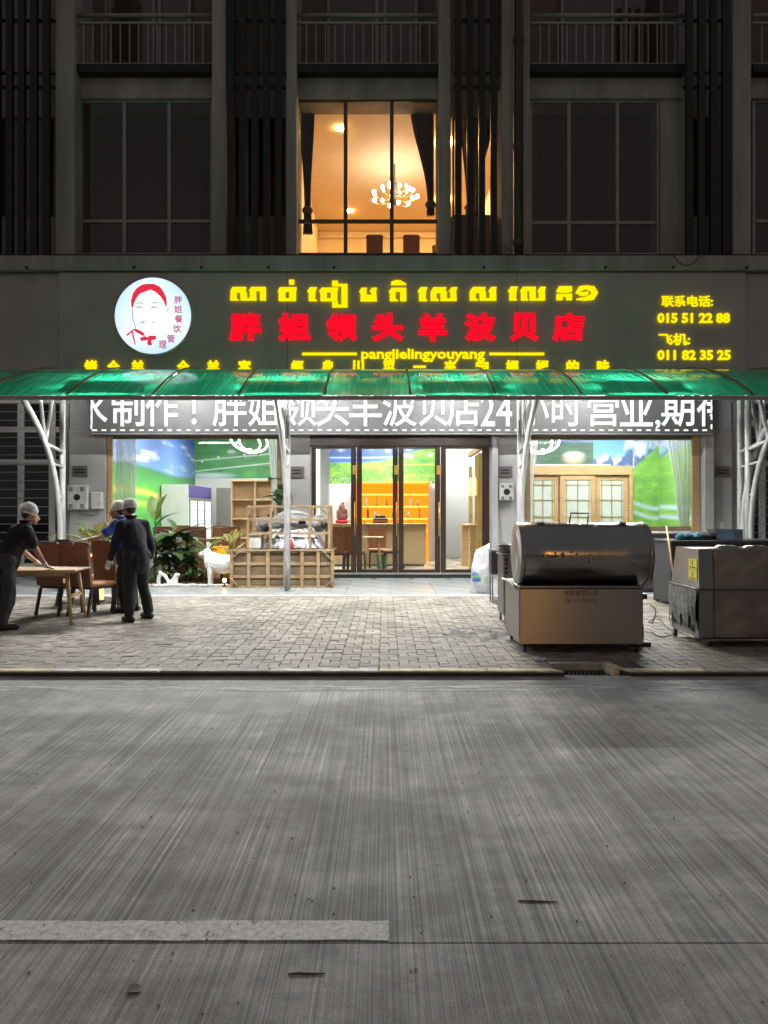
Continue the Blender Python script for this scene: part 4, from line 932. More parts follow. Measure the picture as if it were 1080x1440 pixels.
# assumed ceiling panels, unseen, added to light the room; then ring lights
pn = 0
for xx, yy, wh in ((-4.6, 18.0, 'over the front left dining area'), (-4.6, 21.5, 'at the back left beside the cooler'), (-2.4, 18.4, 'left of the counter'), (0.0, 18.2, 'just inside the glass doors'), (.2, 19.9, 'directly over the counter'), (2.2, 21.4, 'in the passage beside the shelves'), (3.9, 17.9, 'inside the right window'), (6.0, 18.2, 'in the far right corner')):
    t = thing('assumed_ceiling_panel_light', (xx, yy, CZL), 'assumed square white ceiling panel light ' + wh, 'ceiling light', 'assumed ceiling panel lights')
    bx('frame', M['white'], t, xx - .33, xx + .33, yy - .33, yy + .33, CZL - .03, CZL - .002, .006); bx('diffuser', M['e_assumed_ceil'], t, xx - .30, xx + .30, yy - .30, yy + .30, CZL - .034, CZL - .0305, 0)
def ring_light(cx, cyy, cz, label):
    t = thing('ring_chandelier', (cx, cyy, CZL), label, 'chandelier')
    for r_, rot, off in ((.50, Euler((R(-34), R(8), 0)), (0, 0, .05)), (.30, Euler((R(-48), R(20), 0)), (.02, 0, .0))):
        pts = [Vector((cx, cyy, cz)) + Vector(off) + rot.to_matrix() @ Vector((r_ * math.cos(a), r_ * math.sin(a), 0)) for a in [2 * math.pi * k / 32 for k in range(33)]]
        MB().tube(pts, .022, 6, False).build('ring', M['e_ring'], t, True)
        for a in (0, 11, 22): MB().tube([pts[a], (cx, cyy, CZL)], .004, 4).build('wire', M['alu'], t)
    bx('canopy_plate', M['white'], t, cx - .1, cx + .1, cyy - .1, cyy + .1, CZL - .04, CZL - .002, .01)
    MB().ball((cx + .05, cyy - .2, cz - .25), .07).build('bulb', M['e_ring'], t, True)
ring_light(fx(350, 20), 20, fz(622, 20), 'white looped ring chandelier behind the left shop window'); ring_light(fx(758, 18.6), 18.6, fz(622, 18.6), 'white looped ring chandelier behind the right shop window')
# sheer curtains inside the windows
curtain('sheer_curtain', WY + .45, [(611, 163, 192), (790, 160, 190)], M['sheer'], None, 'sheer white curtain at the left side of the left shop window', 7, .04, 8)
curtain('sheer_curtain', WY + .45, [(611, 377, 396), (700, 382, 397), (790, 386, 397)], M['sheer'], None, 'sheer white curtain at the right side of the left shop window', 5, .04, 8)
curtain('sheer_curtain', WY + .45, [(611, 738, 757), (690, 738, 750), (750, 738, 748)], M['sheer'], None, 'sheer white curtain at the left side of the right shop window', 4, .04, 8)
curtain('sheer_curtain', WY + .45, [(611, 938, 977), (690, 950, 973), (750, 956, 968)], M['sheer'], None, 'sheer white curtain gathered at the right side of the right shop window', 7, .04, 8)
# counter with orange back shelves
ct = thing('reception_counter', (-.05, 18.85, IZ), 'beige reception counter facing the glass doors', 'counter')
bx('front_panel', M['counter'], ct, -1.35, 1.07, 18.85, 19.35, IZ + .05, 1.20, .01); bx('top', M['wood'], ct, -1.38, 1.10, 18.80, 19.40, 1.202, 1.24, .01); bx('plinth', M['plastic_g'], ct, -1.30, 1.02, 18.90, 19.30, IZ, IZ + .048, 0)
for xx in (-.5, .32): bx('panel_joint', M['wood'], ct, xx, xx + .008, 18.846, 18.849, IZ + .06, 1.19, 0)
sx0, sx1 = fx(501, 20.6), fx(603, 20.6); sz0, sz1 = 1.0, fz(679, 20.6)
M['orange'] = EM('back_lit_amber_panel', (1.0, .18, .004), 2.5)
sh = thing('bottle_shelves', (0, 20.8, IZ), 'orange back-lit display shelves behind the counter', 'shelves')
bx('back_panel', M['orange'], sh, sx0, sx1, 20.9, 20.96, IZ, sz1, 0)
for xx in (sx0 - .03, sx1): bx('side_panel', M['wood'], sh, xx, xx + .03, 20.55, 20.96, IZ, sz1 + .03, .004)
n = 5
for k in range(n):
    z = sz0 + (sz1 - sz0) * k / (n - 1); s_ = bx('shelf', M['wood'], sh, sx0 + .001, sx1 - .001, 20.56, 20.898, z, z + .03, .003)
    bx('light_strip', M['e_shelf'], s_, sx0 + .02, sx1 - .02, 20.548, 20.558, z + .002, z + .026, 0)
    if k: bx('light_strip', M['e_shelf'], s_, sx0 + .02, sx1 - .02, 20.84, 20.87, z - .012, z - .002, 0)
rb = random.Random(11)
bprof = [(0, 0), (.035, 0), (.035, .16), (.012, .20), (.012, .26), (0, .26)]
ORD = ('first', 'second', 'third', 'fourth', 'fifth', 'sixth', 'seventh', 'eighth')
for k, cnt in enumerate((8, 7, 6)):
    z = sz0 + (sz1 - sz0) * k / (n - 1) + .031
    for i in range(cnt):
        xx = sx0 + .12 + (sx1 - sx0 - .24) * (i + .5 + rb.uniform(-.3, .3)) / cnt
        me = MB().lathe(bprof, n=10).mesh('bottle', M[('gold', 'marble_br', 'plastic_w', 'wood')[(i + k) % 4]], smooth=True); o = link('bottle', me, None, (xx, 20.70, z), None, (1, 1, .8 + .5 * rb.random()))
        tag(o, ORD[i] + ' small bottle from the left on the %s orange display shelf' % ('lowest', 'second', 'third')[k], 'bottle', 'bottles on the orange shelves')
st = thing('carved_figurine', (fx(481, 19), 19.0, 1.24), 'reddish carved figurine on a red base at the left end of the counter', 'figurine')
m = MB(); X = fx(481, 19)
for dx, dz, r_ in ((0, .10, .13), (-.05, .22, .10), (.05, .26, .10), (0, .36, .085), (.02, .45, .05), (-.07, .12, .08), (.08, .13, .08)): m.ball((X + dx, 19.0, 1.24 + .05 + dz), (r_, r_ * .8, r_ * 1.1))
remeshed(m, 'carving', M['marble_br'], st, .02, 2); bx('base', M['red'], st, X - .16, X + .16, 18.87, 19.13, 1.242, 1.33, .02)
cr = thing('cash_register', (fx(535, 19), 19.1, 1.24), 'dark cash register on the counter', 'register'); X = fx(535, 19)
bx('body', M['frame_br'], cr, X - .19, X + .19, 18.95, 19.3, 1.242, 1.38, .02); bx('screen', M['plastic_bk'], cr, X - .13, X + .13, 18.98, 19.02, 1.382, 1.44, .006); bx('drawer', M['leather'], cr, X - .17, X + .17, 18.935, 18.949, 1.26, 1.32, .004)
# cooler
ck = thing('drinks_cooler', (-5.7, 21.5, IZ), 'tall white drinks cooler with purple header against the left wall', 'cooler')
bx('cabinet', M['white'], ck, -6.06, -5.32, 20.3, 22.9, IZ, 2.28, .01); bx('header', M['navy_h'], ck, -5.318, -5.29, 20.32, 22.88, 1.93, 2.27, .004)
for k in range(3):
    a = 20.36 + k * .84; d_ = bx('glass_door', M['alu'], ck, -5.318, -5.29, a, a + .80, .35, 1.90, .004); bx('lit_interior', M['e_cool'], d_, -5.289, -5.285, a + .08, a + .72, .45, 1.84, 0)
    for q in range(4): bx('wire_shelf', M['plastic_g'], d_, -5.284, -5.278, a + .08, a + .72, .72 + q * .28, .735 + q * .28, 0)
# wooden shelf unit
ws = thing('wooden_shelf_unit', (-3.9, 22, IZ), 'open oak shelf unit at the back of the left room', 'shelf')
x0, x1, zt = fx(325, 22), fx(392, 22), fz(675, 22)
bx('back_panel', M['wood'], ws, x0, x1, 22.35, 22.38, IZ, zt, 0)
for xx in (x0, (x0 + x1) / 2 - .02, x1 - .04): bx('upright', M['woodh'], ws, xx, xx + .04, 21.98, 22.348, IZ, zt - .042, .004)
for k in range(5): z = IZ + .02 + (zt - IZ - .06) * k / 4; bx('shelf', M['woodh'], ws, x0 - .003, x1 + .003, 21.97, 22.346, z, z + .04, .004)
bx('wall_panel', M['alu'], room, fx(295, 23), fx(325, 23), 23.9, 23.95, IZ, 2.3, 0)
# sliding doors with gold lattice
sd = thing('sliding_doors', (fx(812, 19.6), 19.6, IZ), 'oak sliding doors with frosted panes and gold lattice behind the right window', 'doors')
SYY = 19.6; top = fz(655, SYY); bx('head', M['wood'], sd, 3.3, fx(889, SYY), SYY - .02, SYY + .15, fz(668, SYY), top, .01)
bx('post', M['wood'], sd, fx(885, SYY), fx(890, SYY), SYY - .03, SYY + .15, IZ, fz(668, SYY) - .002, .01)
ed = (700, 742, 787, 838, 885)
for k in range(4):
    a, b = fx(ed[k] + .5, SYY), fx(ed[k + 1] - .5, SYY); zt = fz(669, SYY); yy = SYY + (.06 if k % 2 else .0)
    m = MB(); w = .12
    m.box(a, a + w, yy, yy + .05, IZ + .01, zt, .006); m.box(b - w, b, yy, yy + .05, IZ + .01, zt, .006); m.box(a + w, b - w, yy, yy + .05, IZ + .01, IZ + .2, .006); m.box(a + w, b - w, yy, yy + .05, zt - w, zt, .006)
    lf = m.build('door_leaf', M['wood'], sd); bx('pane', M['frost'], lf, a + w, b - w, yy + .022, yy + .03, IZ + .2, zt - w, 0)
    for u in (.08, .5, .92): xx = a + w + (b - a - 2 * w) * u; bx('lattice_bar', M['gold'], lf, xx - .009, xx + .009, yy + .006, yy + .020, IZ + .2, zt - w, 0)
    for u in (.08, .30, .52, .74, .94): z = IZ + .2 + (zt - w - IZ - .2) * u; bx('lattice_bar', M['gold'], lf, a + w, b - w, yy + .004, yy + .019, z - .009, z + .009, 0)
# wood-and-gold partition right of the entrance
wp = thing('wooden_partition', (2.3, 18.5, IZ), 'wooden partition with gold posts inside the right of the glass doors', 'partition')
for yy, h in ((17.3, 2.9), (17.9, 2.9), (19.2, 2.7)): bx('gold_post', M['gold'], wp, 2.18, 2.28, yy, yy + .07, IZ, h, .01)
bx('low_panel', M['wood'], wp, 2.02, 2.16, 17.55, 17.85, IZ, 1.20, .01); bx('low_panel', M['wood'], wp, 1.98, 2.16, 18.95, 19.18, IZ, 1.20, .01); bx('top_beam', M['wood'], wp, 2.18, 2.28, 17.2, 19.4, 2.95, 3.08, .01)
bx('cap', M['woodh'], wp, 1.95, 2.2, 17.5, 19.25, 1.202, 1.24, .01)
tg = thing('green_bin', (fx(537, 18.2), 18.2, IZ), 'small green waste bin in front of the counter', 'bin'); X = fx(537, 18.2)
MB().lathe([(0, IZ), (.11, IZ), (.14, IZ + .30), (.15, IZ + .31), (.13, IZ + .31), (.10, IZ + .03)], (X, 18.2, 0), 18).build('body', M['green_b'], tg, True); MB().lathe([(.15, IZ + .29), (.158, IZ + .32), (.148, IZ + .33)], (X, 18.2, 0), 18).build('rim', M['green_b'], tg, True)

# ------------------------------------------------------------------ chairs and tables
def rounded(w, h, r_=.06, n=5):
    p = []
    for cx_, cz2, a0 in ((w / 2 - r_, h - r_, 0), (-w / 2 + r_, h - r_, 90), (-w / 2, 0, None), (w / 2, 0, None)):
        if a0 is None: p.append((cx_, cz2))
        else: p += [(cx_ + r_ * math.cos(R(a0 + 90 * k / n)), cz2 + r_ * math.sin(R(a0 + 90 * k / n))) for k in range(n + 1)]
    return p
def make_chair(label, group):
    t = thing('dining_chair', (0, 0, 0), label, 'chair', group)     # faces +Y
    pl = rounded(.44, .60); b0 = lambda u, v: (u, -.215 - .10 * v, .42 + v); b1 = lambda u, v: (u * .985, -.175 - .10 * v, .42 + v * .99)
    bk = MB().prism(pl, b0, b1).build('backrest', M['leather'], t)
    m = MB(); m.tube([(u * 1.01, -.195 - .10 * v, .42 + v * 1.005) for u, v in pl[:12]], .011, 6).build('piping', M['legdk'], bk, True)
    MB().box(-.22, .22, -.19, .24, .41, .475, .02).build('seat', M['leather_seat'], t); MB().box(-.20, .20, -.18, .22, .375, .409, .004).build('seat_rail', M['legdk'], t)
    for sx in (-1, 1):
        MB().bar((sx * .19, .20, .375), (sx * .20, .22, 0), .034, .034).build('leg', M['legdk'], t); MB().bar((sx * .19, -.17, .375), (sx * .20, -.25, 0), .034, .034).build('leg', M['legdk'], t)
    return t
proto = None
def chair(x, y, z, face, label, group):
    global proto
    if proto is None: proto = make_chair(label, group); o = proto
    else: o = copy_tree(proto); o['label'] = label; o['group'] = group
    o.location = (x, y, z); o.rotation_euler = (0, 0, R(face - 90)); return o
GO = 'brown leather chairs on the pavement'
chair(-4.62, 10.66, PZ, 70, 'brown leather chair behind the wooden table beside the bending worker', GO)
chair(-4.12, 10.54, PZ, 62, 'brown leather chair nearest the two workers, its back toward the street', GO)
chair(-4.00, 11.15, PZ, 60, 'brown leather chair touched by the outstretched gloved hand', GO)
chair(-4.75, 11.6, PZ, 55, 'brown leather chair at the rear left of the pavement group', GO)
chair(-4.05, 11.9, PZ, 200, 'brown leather chair at the rear right of the pavement group, its seat toward the left', GO)
GI = 'brown dining chairs inside the shop'
for i, (px, Y, a, lb) in enumerate(((474, 17.3, 80, 'brown dining chair inside the doors, left of the first door frame'), (499, 17.5, 80, 'brown dining chair inside the doors, just behind the first door frame'), (531, 18.45, -88, 'brown dining chair with its back against the counter front'), (553, 18.0, 175, 'brown dining chair inside the doors, seen from its side'),
        (232, 17.7, 95, 'brown chair back inside the left window below the white cooler'), (252, 18.4, -90, 'brown chair inside the left window facing the street below the cooler front'), (280, 17.7, 92, 'wide brown chair back in the middle of the left window'), (308, 18.3, -90, 'brown chair inside the left window below the wall panel'), (328, 17.7, 90, 'brown chair inside the left window beside the crate'), (205, 18.5, 80, 'brown chair in the left window behind the broad leaves'))):
    chair(fx(px, Y), Y, IZ, a, lb, GI)
GU = 'leather chairs upstairs'
for px, Y, lb in ((402 + 125, 18.5, 'brown leather chair upstairs, left of the pair in the middle pane'), (578, 18.5, 'brown leather chair upstairs, in the right pane of the lit window'), (492, 20.5, 'brown leather chair upstairs, just right of the left mullion'), (470, 21.5, 'far brown leather chair upstairs at the left'), (618, 19.2, 'brown leather chair upstairs at the right edge of the lit window')):
    o = chair(fx(px, Y), Y, RZ0 + .12, 90, lb, GU); o.scale = (.92, 1, 1.15)
t = thing('dining_table', (fx(556, 19.6), 19.6, RZ0), 'round dining table under the upstairs chandelier', 'table')
X = fx(556, 19.6); MB().lathe([(0, RZ0 + .86), (.95, RZ0 + .86), (.98, RZ0 + .89), (.95, RZ0 + .91), (0, RZ0 + .91)], (X, 19.6, 0), 32).build('tabletop', M['warmfloor'], t, True); MB().lathe([(.30, RZ0), (.28, RZ0 + .04), (.10, RZ0 + .1), (.09, RZ0 + .859)], (X, 19.6, 0), 20).build('pedestal', M['warmfloor'], t, True)
def table(loc, w, d, h, rz, label, group=None):
    t = thing('wooden_table', (0, 0, 0), label, 'table', group)
    MB().box(-w / 2, w / 2, -d / 2, d / 2, h - .035, h, .012).build('tabletop', M['woodh'], t)
    for sx in (-1, 1):
        for sy in (-1, 1): MB().tube([(sx * (w / 2 - .14), sy * (d / 2 - .12), h - .036), (sx * (w / 2 - .06), sy * (d / 2 - .04), 0)], [.03, .02], 8).build('leg', M['woodh'], t, True)
        MB().bar((sx * (w / 2 - .105), -d / 2 + .10, h * .5), (sx * (w / 2 - .105), d / 2 - .10, h * .5), .03, .045).build('stretcher', M['woodh'], t)
    for sy in (-1, 1): MB().box(-w / 2 + .16, w / 2 - .16, sy * (d / 2 - .13) - .012, sy * (d / 2 - .13) + .012, h - .09, h - .037, .003).build('apron', M['woodh'], t)
    t.location = loc; t.rotation_euler = (0, 0, R(rz)); return t
table((-4.60, 9.82, PZ), 1.25, .70, .71, 6, 'pale oak table at the left edge held by the bending worker')
table((-4.55, 12.2, PZ), 1.1, .7, .75, 5, 'pale oak table behind the pavement chairs')
table((fx(525, 17.9), 17.95, IZ), .5, .5, .78, 0, 'small table between the chairs inside the doors')
table((fx(270, 18.05), 18.05, IZ), 2.0, .5, .74, 0, 'long table inside the left window among the chairs')
# ------------------------------------------------------------------ planting along the left window
pb = thing('planter_bed', (-3.9, 15.0, TZ), 'low soil bed edged with white pebbles in front of the left window', 'planter')
bx('soil', M['soil'], pb, fx(140, 15), fx(338, 14.8), 14.55, WY - .08, TZ, TZ + .05, .02); 
bx('back_board', M['wood'], pb, fx(244, 15.5), fx(345, 15.5), 15.5, 15.54, TZ + .05, fz(772, 15.5), .006)
m = MB(); rg_ = random.Random(9)
for k in range(420):
    xx = rg_.uniform(fx(180, 14.5), fx(336, 14.5)); yy = 14.36 + rg_.random() ** 1.4 * .26; r_ = rg_.uniform(.014, .034)
    bm = bmesh.new(); bmesh.ops.create_icosphere(bm, subdivisions=1, radius=r_); m.bm(bm, Matrix.Translation((xx, yy, TZ + r_ * .45 + rg_.random() * .012)) @ Matrix.Diagonal((rg_.uniform(.8, 1.3), rg_.uniform(.8, 1.3), .65, 1)))
o = m.build('pebbles', M['pebble'], pb, True); o['kind'] = 'stuff'
def leaf_mesh(w, droop, mat, n=7, fold=.25, tip=1.0):
    m = MB(); vs = []
    for k in range(n + 1):
        t = k / n; ww = w * (math.sin(math.pi * min(1, t ** .8)) ** .75 if 0 < t < 1 else .02) ; z = -droop * t * t; x = t * (1 - .25 * droop * t)
        vs += [(x, -ww / 2, z + fold * ww / 2), (x, 0, z), (x, ww / 2, z + fold * ww / 2)]
    fs = []
    for k in range(n):
        a = k * 3; fs += [(a, a + 1, a + 4, a + 3), (a + 1, a + 2, a + 5, a + 4)]
    return m.add(vs, fs).mesh('leaf', mat, smooth=True)
def frond_mesh(mat, n=14, lw=.05, ll=.34, droop=.55):
    m = MB()
    P = lambda t: Vector((t * (1 - .2 * droop * t), 0, -droop * t * t))
    m.tube([P(k / 8) for k in range(9)], [.012 * (1 - k / 10) for k in range(9)], 5)
    for k in range(2, n + 1):
        t = k / n; p = P(t); L_ = ll * math.sin(math.pi * (.15 + .8 * t)) 
        for s_ in (-1, 1):
            d = Vector((.75, s_ * .85, -.25)).normalized(); q = p + d * L_; nrm = d.cross(Vector((0, 0, 1))).normalized() * lw / 2; c = p + d * L_ * .5 + Vector((0, 0, .02))
            m.add([p, c + nrm, q - Vector((0, 0, .05)), c - nrm], [(0, 1, 2, 3)])
    return m.mesh('frond', mat, smooth=False)
LM = {k: (leaf_mesh(.46, .22, M['leaf_lt']), leaf_mesh(.42, .45, M['leaf']), leaf_mesh(.40, .5, M['leaf_dk']), leaf_mesh(.14, .35, M['leaf']), leaf_mesh(.32, .6, M['leaf_br']), leaf_mesh(.17, .4, M['leaf_ye']), leaf_mesh(.30, .5, M['leaf_dk']))[k] for k in range(7)}
FRL = frond_mesh(M['leaf_lt']); FRY = frond_mesh(M['leaf_ye'])
def plant(name, label, base, leaves, stem=None):
    """leaves: (mesh, height, azimuth, elevation, length, part name)"""
    t = thing(name, base, label, 'plant'); b = Vector(base)
    if stem: MB().tube([b, b + Vector((.02, 0, stem * .5)), b + Vector((0, .01, stem))], [.03, .024, .018], 7).build('stem', M['stem'], t, True)
    for me, h, az, el, L_, nm in leaves:
        link(nm, me, t, b + Vector((0, 0, h)), (0, -R(el), R(az)), (L_, L_, L_))
    return t
rl = random.Random(21)
def tuft(k, n, h0, h1, L0, L1, e0=5, e1=75, nm='leaf'):
    me = LM[k] if not hasattr(k, 'vertices') else k
    return [(me, rl.uniform(h0, h1), i * 137.5 + rl.uniform(-20, 20), rl.uniform(e0, e1), rl.uniform(L0, L1), nm) for i in range(n)]
S0 = TZ + .05
plant('broad_leaf_plant', 'plant with three big upright oval leaves beside the standing worker', (fx(218, 15.0), 15.0, S0), [(LM[0], 1.20, 120, 72, .62, 'leaf'), (LM[0], 1.18, 40, 78, .66, 'leaf'), (LM[2], 1.05, 10, 62, .62, 'leaf'), (LM[1], .95, 190, 20, .45, 'leaf'), (LM[2], .9, -60, 10, .5, 'leaf')] + tuft(2, 7, .5, 1.0, .35, .5, -10, 30), 1.2)
plant('strap_leaf_plant', 'plant with long dark pointed leaves reaching up in front of the cooler', (fx(246, 15.0), 15.0, S0), [(LM[3], .85, 22, 42, .95, 'leaf'), (LM[1], 1.0, 150, 70, .42, 'leaf'), (LM[3], .8, 12, 34, 1.15, 'leaf')] + tuft(2, 14, .45, .95, .4, .62, -15, 40) + tuft(1, 8, .6, 1.0, .35, .55, 0, 55), .95)
plant('areca_palm', 'yellow-green feathery palm behind the outstretched arm', (fx(147, 15.4), 15.4, S0), [(FRY if i % 3 else FRL, rl.uniform(.3, .6), i * 51 + 10, rl.uniform(45, 80), rl.uniform(.8, 1.15), 'frond') for i in range(11)], .4)
plant('fan_palm', 'arching green palm fronds above the white sheep', (fx(290, 15.2), 15.2, S0), [(FRL, .55, a, e, .62, 'frond') for a, e in ((170, 35), (140, 50), (20, 25), (-20, 35), (60, 60), (200, 20), (-60, 30))], .5)
plant('low_shrub', 'dense dark shrub behind the small white ornament', (fx(236, 14.9), 14.95, S0), tuft(6, 44, .05, .5, .2, .36, -10, 70), .4)
plant('low_shrub', 'dense dark shrub just left of the white sheep', (fx(268, 14.9), 14.9, S0), tuft(6, 34, .05, .5, .2, .36, -10, 70) + tuft(1, 10, .1, .45, .2, .3, 0, 60), .4)
plant('bronze_shrub', 'brownish shrub next to the standing worker', (fx(206, 14.9), 14.85, S0), tuft(4, 22, .05, .55, .22, .36, -10, 60), .5)
plant('bronze_shrub', 'brownish dry-leaved shrub in the middle of the planter', (fx(228, 15.2), 15.3, S0), tuft(4, 20, .3, .95, .28, .45, -20, 60) + tuft(2, 14, .4, .95, .3, .45, -20, 50), .9)
plant('rubber_plant', 'bushy plant with glossy oval leaves in front of the cooler', (fx(262, 15.2), 15.2, S0), tuft(1, 22, .35, 1.0, .28, .46, -10, 60) + tuft(2, 12, .2, .7, .3, .45, -20, 40), 1.0)
plant('fern', 'low fern with spreading fronds in front of the brownish shrub', (fx(216, 14.8), 14.75, S0), [(FRL, .08, a * 45 + 10, 35 + (a % 3) * 12, .45, 'frond') for a in range(8)], .1)
plant('low_shrub', 'small green shrub under the head of the white sheep', (fx(283, 14.75), 14.72, S0), tuft(1, 18, .03, .25, .14, .24, 0, 60), .2)
plant('yellow_lit_plant', 'yellow-lit plant with upright leaves between the sheep and the crate', (fx(324, 14.75), 14.75, S0), [(LM[5], .42, a, e, L_, 'leaf') for a, e, L_ in ((100, 75, .55), (60, 60, .6), (140, 65, .5), (20, 45, .42), (180, 50, .4), (70, 82, .7), (-30, 50, .35))] + [(FRY, .75, a, e, .36, 'frond') for a, e in ((30, 60), (120, 60), (75, 80), (200, 50))], .75)  # warm lamp light put into the yellow of these leaves
plant('dark_shrub', 'tall dark potted plant at the right edge of the left window', (fx(392, 15.75), 15.78, TZ), tuft(2, 16, 1.2, 2.1, .35, .6, -40, 60), 1.9)
# sheep
sh_ = thing('sheep_statue', (fx(308, 14.5), 14.5, TZ), 'white textured sheep statue standing in the planter', 'statue')
SX = fx(310, 14.5); m = MB(); Yq = 14.48
m.ball((SX + .06, Yq, .52), (.30, .18, .19)); m.ball((SX - .14, Yq, .56), (.17, .16, .19)); m.ball((SX + .26, Yq, .52), (.14, .16, .17))
m.capsule((SX - .20, Yq, .60), (SX - .27, Yq, .72), .10, .075)
m.capsule((SX - .24, Yq, .75), (SX - .38, Yq, .715), .068, .040); m.ball((SX - .25, Yq, .79), (.06, .06, .04))
for s_ in (-1, 1): m.capsule((SX - .22, Yq + s_ * .05, .775), (SX - .20, Yq + s_ * .13, .745), .022, .014)
for dx, s_ in ((-.18, -1), (-.18, 1), (.26, -1), (.26, 1)): m.capsule((SX + dx, Yq + s_ * .08, .45), (SX + dx - .01, Yq + s_ * .08, .14), .055, .030); m.ball((SX + dx - .015, Yq + s_ * .08, TZ + .02), (.042, .036, .03))
m.ball((SX + .40, Yq, .56), (.04, .04, .07))
remeshed(m, 'body', M['stone_w'], sh_, .012, 3, lambda c, n_: c + n_ * .010 * mnoise.noise(c * 42))
for s_ in (-1, 1): MB().ball((SX - .305, Yq + s_ * .058, .752), .011, 8, 6).build('eye', M['teal'], sh_, True)
or_ = thing('garden_ornament', (fx(237, 14.45), 14.45, TZ), 'small white curled ornament on the pebbles left of the sheep', 'ornament'); OX = fx(237, 14.45); m = MB()
pts = [(-.19, .02), (-.185, .14), (-.15, .25), (-.06, .20), (.0, .10), (.05, .07), (.10, .13), (.15, .20), (.19, .21)]
for (a, b), (c, d) in zip(pts, pts[1:]): m.capsule((OX + a, 14.42, TZ + b), (OX + c, 14.42, TZ + d), .042, .042, ell=.8)
m.capsule((OX + .02, 14.42, TZ + .05), (OX + .15, 14.42, TZ + .04), .05, .04); m.capsule((OX + .16, 14.42, TZ + .2), (OX + .15, 14.42, TZ + .03), .035, .04); m.ball((OX + .17, 14.42, TZ + .22), (.06, .04, .035))
m.ball((OX - .16, 14.42, TZ + .235), (.035, .03, .06)); remeshed(m, 'body', M['stone_w'], or_, .012, 3)
# lamps in the planting
gl = thing('spot_lamp', (fx(316, 14.35), 14.35, TZ), 'small warm spotlight on the ground under the sheep', 'lamp'); X = fx(316, 14.35)
MB().lathe([(0, TZ), (.05, TZ), (.05, TZ + .02), (.012, TZ + .03), (.012, TZ + .07)], (X, 14.33, 0), 14).build('stand', M['plastic_bk'], gl); MB().ball((X, 14.33, TZ + .12), .038).build('bulb', M['e_warm'], gl, True)
al = thing('amber_lamp', (fx(312, 15.2), 15.2, S0), 'amber glowing box lamp behind the sheep', 'lamp'); X = fx(312, 15.2)
bx('shade', M['e_amber'], al, X - .17, X + .17, 15.1, 15.3, fz(790, 15.2), fz(768, 15.2), .02); bx('foot', M['plastic_bk'], al, X - .03, X + .03, 15.17, 15.23, S0, fz(790, 15.2) - .002, 0)
lt = thing('floor_lantern', (fx(138.5, 12.1), 12.1, PZ), 'glowing yellow lantern cube on the ground behind the chairs', 'lantern'); X = fx(138.5, 12.1)
bx('shade', M['e_lantern'], lt, X - .065, X + .065, 12.04, 12.17, PZ + .03, PZ + .22, .01); bx('base', M['plastic_bk'], lt, X - .075, X + .075, 12.03, 12.18, PZ, PZ + .028, .004); bx('cap', M['plastic_bk'], lt, X - .075, X + .075, 12.03, 12.18, PZ + .222, PZ + .24, .004)

# ------------------------------------------------------------------ crates with machine parts
def PT(px, py, Y): return (fx(px, Y), Y, fz(py, Y))
c1 = thing('wooden_crate', (fx(396, 14.3), 14.3, TZ), 'large slatted pine crate with brown boards on the forecourt', 'crate'); Y0, Y1 = 14.1, 14.85; x0, x1 = fx(323, Y0), fx(469, Y0); zt = fz(773, Y0)
bx('inner_board', M['carton'], c1, x0 + .04, x1 - .04, Y0 + .05, Y1 - .05, TZ + .04, zt - .06, .01)
for px in (323, 347, 374, 398, 422, 445, 465): bx('upright', M['crate'], c1, fx(px, Y0), fx(px, Y0) + .065, Y0, Y0 + .022, TZ, zt - .03, .004)
for py in (793, 811, 826): bx('slat', M['crate'], c1, x0, x1, Y0 + .024, Y0 + .044, fz(py, Y0) - .03, fz(py, Y0) + .03, .004)
bx('top_slat', M['crate'], c1, x0 - .01, x1 + .01, Y0 - .02, Y0 + .06, zt - .028, zt, .004); bx('top_slat', M['crate'], c1, x0 - .01, x1 + .01, Y1 - .06, Y1, zt - .028, zt, .004)
for (a, b), (c, d) in (((455, 775), (469, 790)), ((455, 827), (469, 815)), ((323, 812), (338, 828)), ((338, 774), (325, 786))): MB().bar((fx(a, Y0), Y0 - .012, fz(b, Y0)), (fx(c, Y0), Y0 - .012, fz(d, Y0)), .02, .055, (0, 1, 0)).build('corner_brace', M['crate'], c1)
for xx in (x0, x1 - .05):
    for py in (793, 826): bx('side_slat', M['crate'], c1, xx + .003, xx + .047, Y0 + .065, Y1 - .065, fz(py, Y0) - .035, fz(py, Y0) + .035, .004)
c2 = thing('open_crate', (fx(405, 14.5), 14.5, zt), 'open pine frame crate stacked on the large crate', 'crate'); Y0, Y1 = 14.2, 14.8; z1 = fz(711, Y0); z0 = zt + .003; x0, x1 = fx(347, Y0), fx(464, Y0)
for YY in (Y0, Y1):
    for px in (347, 379, 434, 461): bx('upright', M['crate'], c2, fx(px, Y0), fx(px, Y0) + .045, YY, YY + .02, z0, z1 - .001, .003)
    for py in (712.5, 731, 750): bx('slat', M['crate'], c2, x0, x1, YY + .022, YY + .04, fz(py, Y0) - .022, fz(py, Y0) + .022, .003)
for xx in (x0, x1 - .045): bx('side_slat', M['crate'], c2, xx, xx + .045, Y0 + .042, Y1 - .003, z1 - .05, z1 - .002, .003)
for (a, b), (c, d) in (((348, 726), (360, 713)), ((449, 713), (464, 727))): MB().bar((fx(a, Y0), Y0 - .012, fz(b, Y0)), (fx(c, Y0), Y0 - .012, fz(d, Y0)), .02, .045, (0, 1, 0)).build('corner_brace', M['crate'], c2)
hd = thing('steel_hood', (fx(411, 14.45), 14.45, zt), 'silver tapering steel hood wrapped in film inside the open crate', 'hood'); zb = zt + .02
